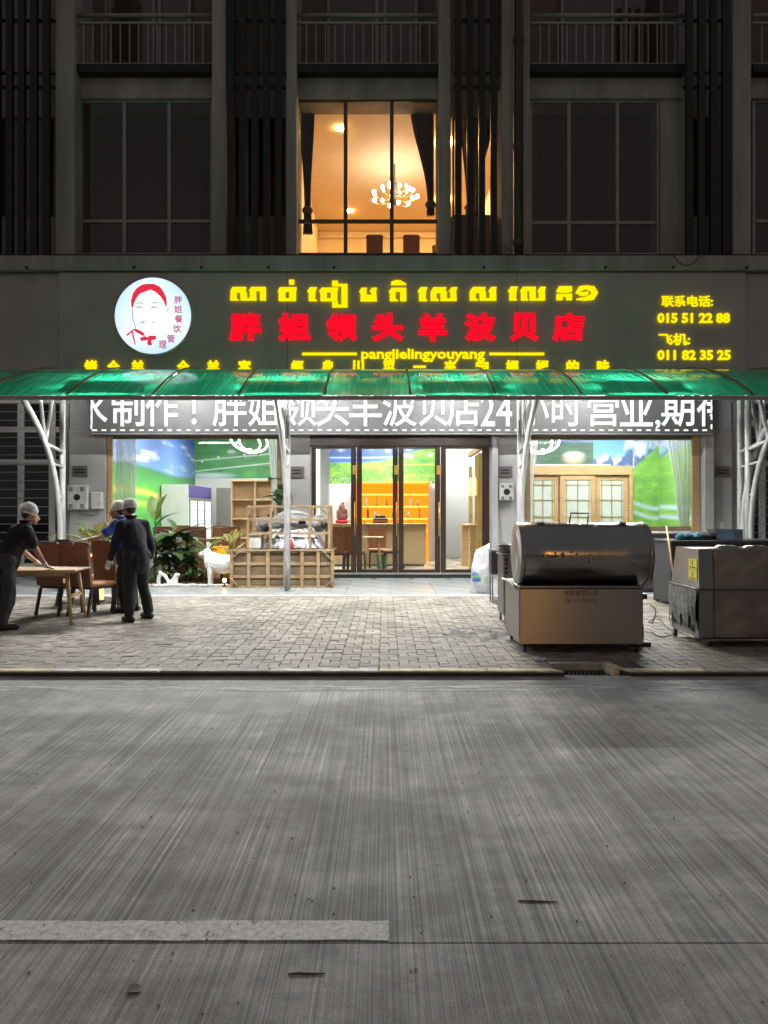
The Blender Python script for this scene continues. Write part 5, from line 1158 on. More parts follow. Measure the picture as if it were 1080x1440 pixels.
m = MB(); lo = [(fx(369, 14.25), 14.26), (fx(456, 14.25), 14.26), (fx(456, 14.25), 14.78), (fx(369, 14.25), 14.78)]; hi = [(fx(380, 14.4), 14.38), (fx(441, 14.4), 14.38), (fx(441, 14.4), 14.7), (fx(380, 14.4), 14.7)]; ztp = fz(742, 14.35)
m.add([(a, b, zb) for a, b in lo] + [(a, b, ztp) for a, b in hi], [(0, 1, 5, 4), (1, 2, 6, 5), (2, 3, 7, 6), (3, 0, 4, 7), (4, 5, 6, 7)]); m.build('shell', M['foil'], hd)
for a, b in ((383, 369), (438, 456), (398, 372), (425, 450)): MB().bar(PT(a, 742, 14.34), PT(b, 772, 14.235), .03, .012).build('edge_strip', M['steel'], hd)
M['wrap'] = PM('grey_foam_wrap', (.30, .30, .31), .7, var=.3, scale=7, bump=.5, bscale=18)
wd = thing('wrapped_machine', (fx(412, 14.5), 14.5, ztp), 'grey dome-topped machine in foam wrap at the top of the open crate', 'machine')
m = MB(); m.ball((fx(412, 14.5), 14.52, ztp + .10), (.42, .20, .24)); m.ball((fx(372, 14.5), 14.52, ztp + .06), (.20, .16, .16)); m.ball((fx(448, 14.5), 14.52, ztp + .08), (.16, .16, .18)); remeshed(m, 'body', M['wrap'], wd, .025, 3)
for px, py in ((373, 742), (456, 738)): MB().ball(PT(px, py, 14.3), (.07, .06, .08)).build('motor_cap', M['plastic_bk'], wd, True)
bx('vent', M['plastic_bk'], wd, fx(420, 14.3), fx(430, 14.3), 14.28, 14.32, fz(737, 14.3), fz(732, 14.3), .005)
fm = bx('foam_block', M['plastic_w'], None, fx(348, 14.3), fx(367, 14.3), 14.28, 14.6, zt + .003, fz(751, 14.3), .015); tag(fm, 'grey foam block standing at the left inside the open crate', 'foam block')
rb_ = thing('red_bottle', PT(409.5, 769, 14.05), 'small red bottle beside the white post on the crate', 'bottle'); X = fx(409.5, 14.12); MB().lathe([(0, zt), (.035, zt), (.035, zt + .13), (.014, zt + .17), (.014, zt + .21), (0, zt + .21)], (X, 14.13, 0), 12).build('body', M['red'], rb_, True); MB().lathe([(.016, zt + .20), (.016, zt + .235), (0, zt + .235)], (X, 14.13, 0), 10).build('cap', M['plastic_w'], rb_)

# ------------------------------------------------------------------ sack and small equipment beside the door
def sack_fn(a, t):
    return (.175 + .02 * math.sin(3 * a + 4 * t)) * (1 - .25 * max(0, t - .55) / .45) * (.9 + .12 * math.sin(math.pi * min(1, t * 1.3))), (.13 + .015 * math.sin(5 * a)) * (1 - .75 * max(0, t - .55) / .45) * (.95 + .1 * math.sin(7 * t))
SKX, SKY = fx(676, 13.2), 13.2; NA, NT = 40, 34; vs = []; cs = []
for j in range(NT + 1):
    t = j / NT
    for i in range(NA):
        a = 2 * math.pi * i / NA; rx, ry = sack_fn(a, t); w = .014 * mnoise.noise(Vector((math.cos(a) * 3, math.sin(a) * 3, t * 9))) + .007 * mnoise.noise(Vector((math.cos(a) * 8, math.sin(a) * 8, t * 22)))
        xx = (rx + w) * math.cos(a) + .10 * max(0, t - .55) ; yy = (ry + w) * math.sin(a); zz = .82 * t + (.06 * math.cos(a) if t > .9 else 0); vs.append((SKX + xx, SKY + yy, TZ + zz))
        c = s2l('c9ccd0'); u = math.degrees(a) % 360
        if 190 < u < 262:
            if .26 < t < .33: c = s2l('1f5fae')
            elif .33 < t < .46 and ((u - 226) / 34) ** 2 + ((t - .39) / .06) ** 2 < 1: c = s2l('4fae4a') if t < .38 + .0008 * (u - 226) else s2l('3a78c0')
        if 285 < u < 318 and .22 < t < .36: c = s2l('a8bfa0')
        cs.append((*c, 1))
me = bpy.data.meshes.new('woven_sack'); fs = [(j * NA + i, j * NA + (i + 1) % NA, (j + 1) * NA + (i + 1) % NA, (j + 1) * NA + i) for j in range(NT) for i in range(NA)] + [tuple(range(NA - 1, -1, -1)), tuple(NT * NA + i for i in range(NA))]
me.from_pydata(vs, [], fs); me.materials.append(M['print']); at = me.color_attributes.new('paint', 'FLOAT_COLOR', 'POINT'); at.data.foreach_set('color', np.array(cs, dtype=np.float32).ravel()); me.polygons.foreach_set('use_smooth', [True] * len(fs))
tag(link('woven_sack', me), 'bulging white woven sack with a blue and green print by the door', 'sack')
gb = thing('grey_machine', (fx(702, 11.8), 11.8, PZ), 'grey metal food machine on a small stand behind the sack', 'machine'); Yg = 11.8; x0, x1 = fx(691, Yg), fx(714, Yg)
bx('body', M['steel_dk'], gb, x0, x1, Yg, Yg + .3, fz(808, Yg), fz(776, Yg), .012); bx('top_plate', M['steel'], gb, x0 - .01, x1 + .01, Yg - .01, Yg + .31, fz(776, Yg) + .002, fz(773, Yg), .004); bx('front_lip', M['plastic_bk'], gb, x0 + .06, x1, Yg - .03, Yg - .002, fz(806, Yg), fz(802, Yg), .004)
for a in (x0 + .01, x1 - .03):
    for b in (Yg + .01, Yg + .27): bx('leg', M['steel'], gb, a, a + .02, b, b + .02, PZ, fz(808, Yg) - .002, 0)
bx('lower_shelf', M['steel'], gb, x0 + .032, x1 - .032, Yg + .01, Yg + .29, PZ + .04, PZ + .055, .002)
bb2 = thing('blue_canister', (fx(705, 11.9), 11.9, PZ + .06), 'small blue canister under the grey machine', 'canister'); MB().lathe([(0, PZ + .06), (.055, PZ + .06), (.058, PZ + .17), (.03, PZ + .2), (.03, PZ + .22), (0, PZ + .22)], (fx(705, 11.9), 11.9, 0), 16).build('body', M['blue_b'], bb2, True); MB().lathe([(.034, PZ + .215), (.034, PZ + .245), (0, PZ + .245)], (fx(705, 11.9), 11.9, 0), 12).build('cap', M['plastic_w'], bb2)
sv = thing('steel_stove', (fx(716, 9.6), 9.7, PZ), 'small stainless stove with knobs half hidden behind the roaster', 'stove'); Ys_ = 9.6; x0, x1 = fx(708, Ys_), fx(760, Ys_)
bx('body', M['steel'], sv, x0, x1, Ys_, Ys_ + .5, PZ + .12, fz(782, Ys_), .008); bx('top', M['steel'], sv, x0 - .02, x1 + .02, Ys_ - .02, Ys_ + .52, fz(782, Ys_) + .002, fz(779, Ys_), .006)
for a in (x0 + .02, x1 - .05):
    for b in (Ys_ + .02, Ys_ + .45): bx('leg', M['steel'], sv, a, a + .03, b, b + .03, PZ, PZ + .118, 0)
for k in range(4): MB().lathe([(0, -.03), (.018, -.03), (.02, 0)], (x0 + .035, Ys_ - .002, fz(787 + k * 6, Ys_)), 12, 'Y').build('knob', M['plastic_bk'], sv)
for k in range(3):
    o = MB().lathe([(0, 0), (.10, 0), (.15, .03), (.155, .03), (.10, -.006), (0, -.006)], (0, 0, 0), 24).mesh('steel_tray', M['steel'], smooth=True); o = link('steel_tray', o, None, (fx(718, Ys_), Ys_ + .22 + .02 * k, fz(779, Ys_) + .008 + .036 * k)); tag(o, ('lowest', 'middle', 'topmost')[k] + ' steel dish of the stack on the small stove', 'dish', 'dishes stacked on the stove')
# ------------------------------------------------------------------ the drum roaster
G = thing('drum_roaster', (2.03, 8.1, PZ), 'big stainless drum roaster on a wheeled steel cabinet', 'roaster'); gx0, gx1, gy0, gy1 = 1.395, 2.675, 7.70, 8.60; gz0, gz1 = .165, .745
cab = bx('cabinet', M['steel'], G, gx0, gx1, gy0, gy1, gz0, gz1, .012); bx('base_band', M['steel'], cab, gx0 + .004, gx1 - .004, gy0 - .006, gy0 - .001, gz0 + .004, gz0 + .085, .002); bx('top_edge', M['steel'], cab, gx0 - .01, gx1 + .01, gy0 - .012, gy1 + .01, gz1 + .001, gz1 + .022, .006)
bx('spec_plate', M['alu'], cab, gx1 - .055, gx1 - .015, gy0 - .006, gy0 - .002, gz0 + .09, gz0 + .2, .001)
M['faded'] = PM('faded_red_print', (.13, .07, .05), .5, var=.3)
for s_, py, w, h in (('羊胖姐领头羊', 834, 48, 9), ('TEL: 011 823 525', 844.5, 46, 6)):
    me = fit(text_mesh(s_, .012, .004, 'lettering', M['faded'], 1), fx(817, 7.7), fz(py, 7.7), w * 7.7 / F, h * 7.7 / F, gy0 - .0005, .0015); link('lettering', shift(me, org(cab)), cab)
dcY, dcZ, dr_ = 7.975, 1.082, .335; dx0_, dx1_ = fx(733, 7.66), fx(922, 7.64)
dm = MB(); N_a = 64; vs = []
for xx, r_ in ((dx0_, dr_ - .012), (dx0_ + .012, dr_), (dx0_ + .3, dr_), (dx0_ + .7, dr_), (dx1_ - .3, dr_), (dx1_ - .012, dr_), (dx1_, dr_ - .012)):
    for k in range(N_a):
        a = 2 * math.pi * k / N_a; q = r_ + .0035 * mnoise.noise(Vector((xx * 2.3, math.cos(a) * 1.7, math.sin(a) * 1.7))); vs.append((xx, dcY + q * math.cos(a), dcZ + q * math.sin(a)))
dm.add(vs, [(j * N_a + k, j * N_a + (k + 1) % N_a, (j + 1) * N_a + (k + 1) % N_a, (j + 1) * N_a + k) for j in range(6) for k in range(N_a)]); M['drum'] = PM('brushed_drum_steel', (.33, .32, .305), .21, metal=1, var=.16, scale=1.2, bump=.02)
drum = dm.build('drum', M['drum'], G, True)
for xx, s_ in ((dx0_, -1), (dx1_, 1)): MB().lathe([(0, s_ * .035), (dr_ * .6, s_ * .022), (dr_ - .02, 0), (dr_ - .006, s_ * -.002)], (xx, dcY, dcZ), 40, 'X').build('end_cap', M['steel'], drum, True)
for xx in (dx0_ + .035, dx1_ - .035, (dx0_ + dx1_) / 2 + .12): MB().lathe([(dr_ + .0005, -.012), (dr_ + .004, -.010), (dr_ + .004, .010), (dr_ + .0005, .012)], (xx, dcY, dcZ), 64, 'X').build('weld_band', M['drum'], drum, True)
for xx in (dx0_ + .25, dx1_ - .25): bx('hinge', M['steel_dk'], drum, xx - .04, xx + .04, dcY - .09, dcY - .05, dcZ + dr_ - .018, dcZ + dr_ + .006, .003)
for px, py, r_ in ((772, 790, .018), (889, 790, .020), (803, 776, .016), (811, 779, .014)):
    z = fz(py, 7.65); dy = math.sqrt(max(0, dr_ ** 2 - (z - dcZ) ** 2)); MB().ball((fx(px, 7.65), dcY - dy - .002, z), (r_, .010, r_)).build('rivet_knob', M['steel'], drum, True)
rh = random.Random(6)
for k in range(11):
    px, py = 763 + rh.random() * 36, 776 + rh.random() * 8; z = fz(py, 7.65); dy = math.sqrt(dr_ ** 2 - (z - dcZ) ** 2); MB().ball((fx(px, 7.65), dcY - dy - .0005, z), (.012, .003, .012), 10, 6).build('vent_hole', M['black'], drum, True)
z = fz(785, 7.65); bx('lid_latch', M['steel'], drum, fx(829, 7.65), fx(831.5, 7.65), dcY - dr_ - .016, dcY - dr_ + .004, fz(795, 7.65), fz(779, 7.65), .003)
hz = dcZ + dr_; MB().tube([(fx(800, 8), dcY, hz - .01), (fx(802, 8), dcY, hz + .10), (fx(827, 8), dcY, hz + .10), (fx(825, 8), dcY, hz - .01)], .009, 8).build('lid_handle', M['steel_dk'], drum, True)
MB().tube([(gx0 - .02, gy0 + .02, gz1 - .01), (gx0 - .03, gy0 + .35, gz1 + .02), (gx0 - .03, gy1, gz1 + .02)], .012, 8).build('side_rail', M['steel'], G, True)
for xx in (gx0 + .06, gx1 - .06):
    for yy in (gy0 + .06, gy1 - .06):
        c_ = MB().box(xx - .022, xx + .022, yy - .022, yy + .022, PZ + .055, gz0 - .002, .004).build('caster', M['steel_dk'], G); MB().lathe([(0, -.014), (.036, -.014), (.038, 0), (.036, .014), (0, .014)], (xx, yy - .03, PZ + .038), 16, 'X').build('wheel', M['plastic_bk'], c_, True)
tr = thing('black_tray', (2.78, 8.1, .6), 'black tray of greens hooked on the right end of the roaster', 'tray'); bx('tray', M['plastic_bk'], tr, gx1 + .003, gx1 + .13, 7.95, 8.35, .60, .655, .006)
for k in range(14): link('leaf', LM[1], tr, (gx1 + .02 + rh.random() * .09, 8.0 + rh.random() * .3, .655), (rh.random(), -rh.random(), rh.random() * 6), (.06, .06, .06))
mo = thing('drive_motor', (2.79, 8.2, PZ), 'black drive motor with cables on the ground at the right of the roaster', 'motor'); bx('body', M['plastic_bk'], mo, gx1 + .01, gx1 + .13, 8.05, 8.35, PZ + .05, .33, .015); bx('foot', M['plastic_bk'], mo, gx1 + .01, gx1 + .20, 8.03, 8.37, PZ, PZ + .048, .006); MB().tube([(gx1 + .02, 8.2, .40), (gx1 + .10, 8.2, .40)], .055, 12).build('gearbox', M['steel_dk'], mo, True); bx('bracket', M['plastic_bk'], mo, gx1 + .02, gx1 + .08, 8.1, 8.3, .33, .46, .006)
for k, pts in enumerate((((915, 890), (930, 897), (945, 893), (958, 880), (972, 884)), ((912, 876), (925, 868), (938, 884), (955, 890), (970, 896)), ((914, 850), (922, 858), (920, 870), (916, 878)))):
    P3 = []
    for px, py in pts: Yc = gy(py) if k < 2 else 8.4; P3.append((fx(px, Yc), Yc, PZ + .012 if k < 2 else fz(py, 8.4)))
    q = []
    for i in range(len(P3) - 1):
        p0, p1, p2, p3 = (Vector(P3[max(0, min(len(P3) - 1, i + w_))]) for w_ in (-1, 0, 1, 2))
        for j in range(8):
            u = j / 8; q.append(.5 * (2 * p1 + (p2 - p0) * u + (2 * p0 - 5 * p1 + 4 * p2 - p3) * u * u + (3 * p1 - p0 - 3 * p2 + p3) * u ** 3))
    tag(MB().tube(q, .0055, 6).build('power_cable', M['plastic_bk'], None, True), ('thin black cable on the pavers running from the motor to the filmed roaster', 'looping black cable lying behind the first one on the pavers', 'short black cable hanging from the roaster tray to the motor')[k], 'cable')
# ------------------------------------------------------------------ the second roaster at the right edge
Q = thing('box_roaster', (4.1, 8.35, PZ), 'brown-filmed stainless box roaster at the right edge with yellow stickers', 'roaster'); qx0, qx1, qy0, qy1 = 3.375, 4.9, 8.0, 8.78
lowb = bx('lower_cabinet', M['steel'], Q, qx0, qx1, qy0, qy1, .175, .70, .01)
m = MB(); p = [(qx0 + .002, qy0, .712), (qx1, qy0, .712), (qx1, qy1, .712), (qx0 + .002, qy1, .712), (qx0, qy0 + .02, 1.13), (qx1, qy0 + .02, 1.13), (qx1, qy1 - .10, 1.13), (qx0 + .02, qy1 - .10, 1.13)]
m.add(p, [(0, 3, 2, 1), (4, 5, 6, 7), (0, 1, 5, 4), (1, 2, 6, 5), (2, 3, 7, 6), (3, 0, 4, 7)]); upb = m.build('upper_hood', M['steel'], Q)
for z0_, z1_, par in ((.19, .69, lowb), (.73, 1.115, upb)):   # protective film, slightly buckled
    NX, NZ = 30, 14; vs = []
    for j in range(NZ + 1):
        for i in range(NX + 1):
            xx = qx0 + .16 + (qx1 - qx0 - .17) * i / NX; zz = z0_ + (z1_ - z0_) * j / NZ; b_ = .010 * mnoise.noise(Vector((xx * 4, zz * 4, 3))) + .004 * mnoise.noise(Vector((xx * 13, zz * 9, 1))); yb = qy0 + (.02 * (zz - .712) / .418 if z0_ > .7 else 0); vs.append((xx, yb - .012 - b_, zz))
    mm_ = MB(); mm_.add(vs, [(j * (NX + 1) + i, j * (NX + 1) + i + 1, (j + 1) * (NX + 1) + i + 1, (j + 1) * (NX + 1) + i) for j in range(NZ) for i in range(NX)]); mm_.build('film_sheet', M['steel_film'], par, True)
NX, NZ = 24, 10; vs = []
for j in range(NZ + 1):
    for i in range(NX + 1):
        yy = qy0 + .02 + (qy1 - qy0) * i / NX; zz = .69 - .47 * j / NZ * (.8 + .2 * math.sin(i * .9)); b_ = .02 + .02 * math.sin(i * 1.7 + .3 * j) * (.3 + .7 * j / NZ) + .012 * mnoise.noise(Vector((yy * 9, zz * 6, 5))); vs.append((qx0 - b_ - .004, yy, zz))
MB().add(vs, [(j * (NX + 1) + i, j * (NX + 1) + i + 1, (j + 1) * (NX + 1) + i + 1, (j + 1) * (NX + 1) + i) for j in range(NZ) for i in range(NX)]).build('foil_apron', M['foil'], lowb, True)
bx('middle_flange', M['steel'], lowb, qx0 - .03, qx1, qy0 - .02, qy1 + .02, .701, .711, .003)
for k in range(2):
    s_ = bx('warning_sticker', M['ycol'], upb, qx0 - .004, qx0 - .001, qy0 + .05, qy0 + .27, .79 + k * .12, .90 + k * .12, 0); bx('black_print', M['plastic_bk'], s_, qx0 - .006, qx0 - .0045, qy0 + .08, qy0 + .24, .80 + k * .12, .812 + k * .12, 0); bx('black_print', M['plastic_bk'], s_, qx0 - .006, qx0 - .0045, qy0 + .15, qy0 + .17, .825 + k * .12, .88 + k * .12, 0)
MB().tube([(qx0 + .05, qy0 - .01, .16), (qx1, qy0 - .01, .16)], .012, 8).build('foot_pipe', M['steel'], Q, True)
for xx in (qx0 + .13, qx0 + .02, qx1 - .1):
    yy = qy0 + .05 if xx != qx0 + .02 else qy1 - .08; c_ = MB().box(xx - .018, xx + .018, yy - .018, yy + .018, PZ + .05, .173, .003).build('caster', M['steel_dk'], Q); MB().lathe([(0, -.013), (.034, -.013), (.036, 0), (.034, .013), (0, .013)], (xx, yy, PZ + .036), 14, 'X').build('wheel', M['plastic_bk'], c_, True)
for px, lb in ((1021, 'round steel cover lying on top of the filmed roaster'), (1062, 'flat steel cover at the right end on top of the filmed roaster')):
    me = MB().lathe([(0, .03), (.09, .028), (.13, .01), (.135, 0), (.0, 0)], n=24).mesh('round_cover', M['steel'], smooth=True); tag(link('round_cover', me, None, (fx(px, 8.3), 8.3, 1.132)), lb, 'cover')
# ------------------------------------------------------------------ tables and drums behind the roasters
for px0, px1, lb in ((919, 927, 'narrow grey steel drum beside the right end of the big roaster'), (927.5, 942, 'wide grey steel drum next to the leaning stick')):
    Yd = 12.3; r_ = (fx(px1, Yd) - fx(px0, Yd)) / 2; X = (fx(px0, Yd) + fx(px1, Yd)) / 2; t = thing('steel_drum', (X, Yd, PZ), lb, 'drum'); zt_ = fz(758, Yd)
    MB().lathe([(0, PZ), (r_, PZ), (r_ * 1.03, PZ + .01), (r_, PZ + .03), (r_, zt_ - .3), (r_ * 1.04, zt_ - .28), (r_, zt_ - .26), (r_, zt_ - .02), (r_ * 1.04, zt_), (r_ * .9, zt_), (r_ * .9, zt_ - .02), (0, zt_ - .02)], (X, Yd, 0), 24).build('body', M['steel_dk'], t, True); MB().tube([(X - r_ * .3, Yd - r_ * .5, zt_ + .01), (X + r_ * .3, Yd - r_ * .5, zt_ + .01)], .012, 6).build('handle', M['steel'], t)
dt = thing('dark_work_table', (4.9, 11.8, PZ), 'dark covered work table behind the box roaster', 'table'); Yt = 11.4; x0, x1 = fx(943, Yt), fx(1130, Yt); zt_ = fz(760, Yt)
bx('tabletop', M['steel_dk'], dt, x0, x1, Yt, Yt + .8, zt_ - .04, zt_, .008); bx('skirt', M['trouser_g'], dt, x0 + .02, x1 - .02, Yt + .03, Yt + .05, PZ + .05, zt_ - .042, .006)
bx('skirt', M['trouser_g'], dt, x0 + .02, x0 + .04, Yt + .052, Yt + .78, PZ + .05, zt_ - .042, .006)
for a in (x0 + .05, x1 - .09):
    for b in (Yt + .06, Yt + .72): bx('leg', M['steel_dk'], dt, a, a + .04, b, b + .04, PZ, zt_ - .042, 0)
pbx = thing('plastic_box', (fx(1022, 11.6), 11.6, zt_), 'clear bluish plastic storage box on the dark work table', 'box'); x0, x1 = fx(1003, 11.6), fx(1040, 11.6); m = MB(); h_ = zt_ + .155
for a in ((x0, x0 + .006, 11.5, 11.8), (x1 - .006, x1, 11.5, 11.8), (x0 + .006, x1 - .006, 11.5, 11.506), (x0 + .006, x1 - .006, 11.794, 11.8)): m.box(a[0], a[1], a[2], a[3], zt_ + .006, h_)
m.box(x0, x1, 11.5, 11.8, zt_ + .001, zt_ + .005); m.build('body', M['clear'], pbx); bx('rim', M['clear'], pbx, x0 - .01, x1 + .01, 11.49, 11.81, h_ + .001, h_ + .012, .003)
m = MB(); rc = random.Random(8)
for k in range(7): m.ball((fx(958 + k * 4, 11.6) , 11.62 + .03 * math.sin(k * 2), zt_ + .03 + .02 * rc.random()), (.08, .08, .055 + .03 * rc.random()), 10, 7, Euler((0, rc.uniform(-.5, .5), 0)))
cl_ = remeshed(m, 'cloth_heap', M['teal'], None, .012, 2); tag(cl_, 'heap of teal and white cloth on the left end of the work table', 'cloth')
m = MB(); m.ball((fx(985, 11.7), 11.7, zt_ + .04), (.17, .14, .085)); m.ball((fx(975, 11.7), 11.7, zt_ + .05), (.10, .10, .08)); tag(remeshed(m, 'grey_cover', M['trouser_g'], None, .015, 2), 'rounded grey cover lying beside the teal cloth', 'cover')
sk = MB(); sk.tube([(fx(948, 11.0), 11.0, PZ), (fx(947, 11.05), 11.05, fz(808, 11.05)), (fx(937, 11.3), 11.3, fz(739, 11.3))], .016, 8); tag(sk.build('wooden_stick', M['wood'], None, True), 'wooden broom stick leaning against the dark work table', 'stick')
wt = thing('steel_sink', (fx(935, 13.2), 13.2, PZ), 'steel sink unit below the right shop window', 'sink'); Yw_ = 13.2; bx('top', M['steel'], wt, fx(740, Yw_), fx(956, Yw_), Yw_, Yw_ + .5, fz(756, Yw_), fz(750, Yw_), .006); bx('cabinet', M['steel'], wt, fx(742, Yw_), fx(954, Yw_), Yw_ + .03, Yw_ + .48, PZ + .1, fz(756, Yw_) - .002, .006); bx('plinth', M['steel_dk'], wt, fx(743, Yw_), fx(953, Yw_), Yw_ + .06, Yw_ + .45, PZ, PZ + .098, 0)
# puddle, twigs, dry leaf, grit on the road
m_, N_, L_n = newmat('wet_film'); b_ = N_['Principled BSDF']; b_.inputs['Base Color'].default_value = (.30, .31, .33, 1); b_.inputs['Roughness'].default_value = .08; nn = noise_node(N_, L_n, (5, 3, 1), 5); r_ = ramp(N_, L_n, nn.outputs['Fac'], [(.48, 0), (.60, .6)]); L_n.new(r_.outputs[0], b_.inputs['Alpha'])
m = MB(); cx_, cy_ = 1.25, 8.75; ring = [(cx_ + (.55 + .12 * math.sin(3 * a)) * math.cos(a), cy_ + (.55 + .1 * math.cos(2 * a)) * math.sin(a), PZ + .006) for a in [2 * math.pi * k / 28 for k in range(28)]]; m.add(ring, [tuple(range(28))]); tag(m.build('puddle', m_, None), kind='structure')
for i, (px0, py0, px1, py1, lb) in enumerate(((729, 1268, 785, 1269, 'thin dark twig on the road right of the middle'), (405, 1371, 457, 1370, 'thin dark twig on the road near the bottom'))):
    a = Vector((fx(px0, gy(py0, 0)), gy(py0, 0), .003)); b = Vector((fx(px1, gy(py1, 0)), gy(py1, 0), .003)); t_ = MB().tube([a, a.lerp(b, .3) + Vector((0, .002, .001)), a.lerp(b, .7) + Vector((0, -.001, .0)), b], [.0025, .0035, .003, .0015], 6); tag(t_.build('twig', M['stem'], None, True), lb, 'twig')
dlf = link('dry_leaf', leaf_mesh(.7, .3, PM('dry_leaf', (.17, .15, .12), .8)), None, (fx(178, gy(1395, 0)), gy(1395, 0), .004), (0, R(-3), R(20)), (.065, .065, .065)); tag(dlf, 'crumpled dry leaf on the road at the lower left', 'leaf')
m = MB(); rgt = random.Random(12)
for k in range(260):
    yy = rgt.uniform(1.9, 6.6); xx = rgt.uniform(-.52, .52) * yy; r_ = rgt.uniform(.002, .006)
    bm = bmesh.new(); bmesh.ops.create_icosphere(bm, subdivisions=1, radius=r_); m.bm(bm, Matrix.Translation((xx, yy, r_ * .5)))
tag(m.build('road_grit', M['kerb']), 'scattered grit and small stones on the concrete road', 'grit', None, 'stuff')
# ------------------------------------------------------------------ assumed sign across the road, unseen, added for its warm glow in the steel
SL = thing('assumed_street_sign', (5.4, -15, 0), 'assumed warm back-lit sign on two posts across the road, mirrored in the steel roaster', 'sign')
for xx in (5.0, 5.8): MB().tube([(xx, -15.1, 0), (xx, -15.1, 3.9)], .05, 10).build('post', M['steel_dk'], SL, True)
bx('housing', M['steel_dk'], SL, 4.85, 5.95, -15.15, -15.0, 2.55, 3.75, .02); bx('sign_face', M['e_assumed_sign'], SL, 4.9, 5.9, -14.998, -14.99, 2.6, 3.7, 0)
# ------------------------------------------------------------------ people
def V(*a): return Vector(a)
def hand(m, wrist, d, side, curl=.6, s=1.0):
    """palm and five bent fingers; d = finger direction, side = toward the thumb"""
    d = Vector(d).normalized(); side = Vector(side); side = (side - d * side.dot(d)).normalized(); n = d.cross(side).normalized(); w = Vector(wrist)
    if n.z > 0: n = -n                                   # palm faces down
    for k in (-1, -.33, .33, 1): m.capsule(w + side * k * .018 * s, w + d * .085 * s + side * k * .030 * s, .020 * s, .0125 * s, 8)
    for k, L_ in ((1.05, .070), (.36, .078), (-.33, .072), (-1.0, .056)):
        p = w + d * .088 * s + side * k * .030 * s; q = p + (d * math.cos(curl * .5) + n * math.sin(curl * .5)) * L_ * .5 * s; r_ = q + (d * math.cos(curl * 1.3) + n * math.sin(curl * 1.3)) * L_ * .5 * s
        m.capsule(p, q, .0098 * s, .0092 * s, 8); m.capsule(q, r_, .0092 * s, .0075 * s, 8)
    p = w + d * .025 * s + side * .024 * s; q = p + (side * .75 + d * .65).normalized() * .042 * s; r_ = q + (d * .9 + side * .25 + n * .4).normalized() * .032 * s
    m.capsule(p, q, .014 * s, .0115 * s, 8); m.capsule(q, r_, .0112 * s, .0088 * s, 8)
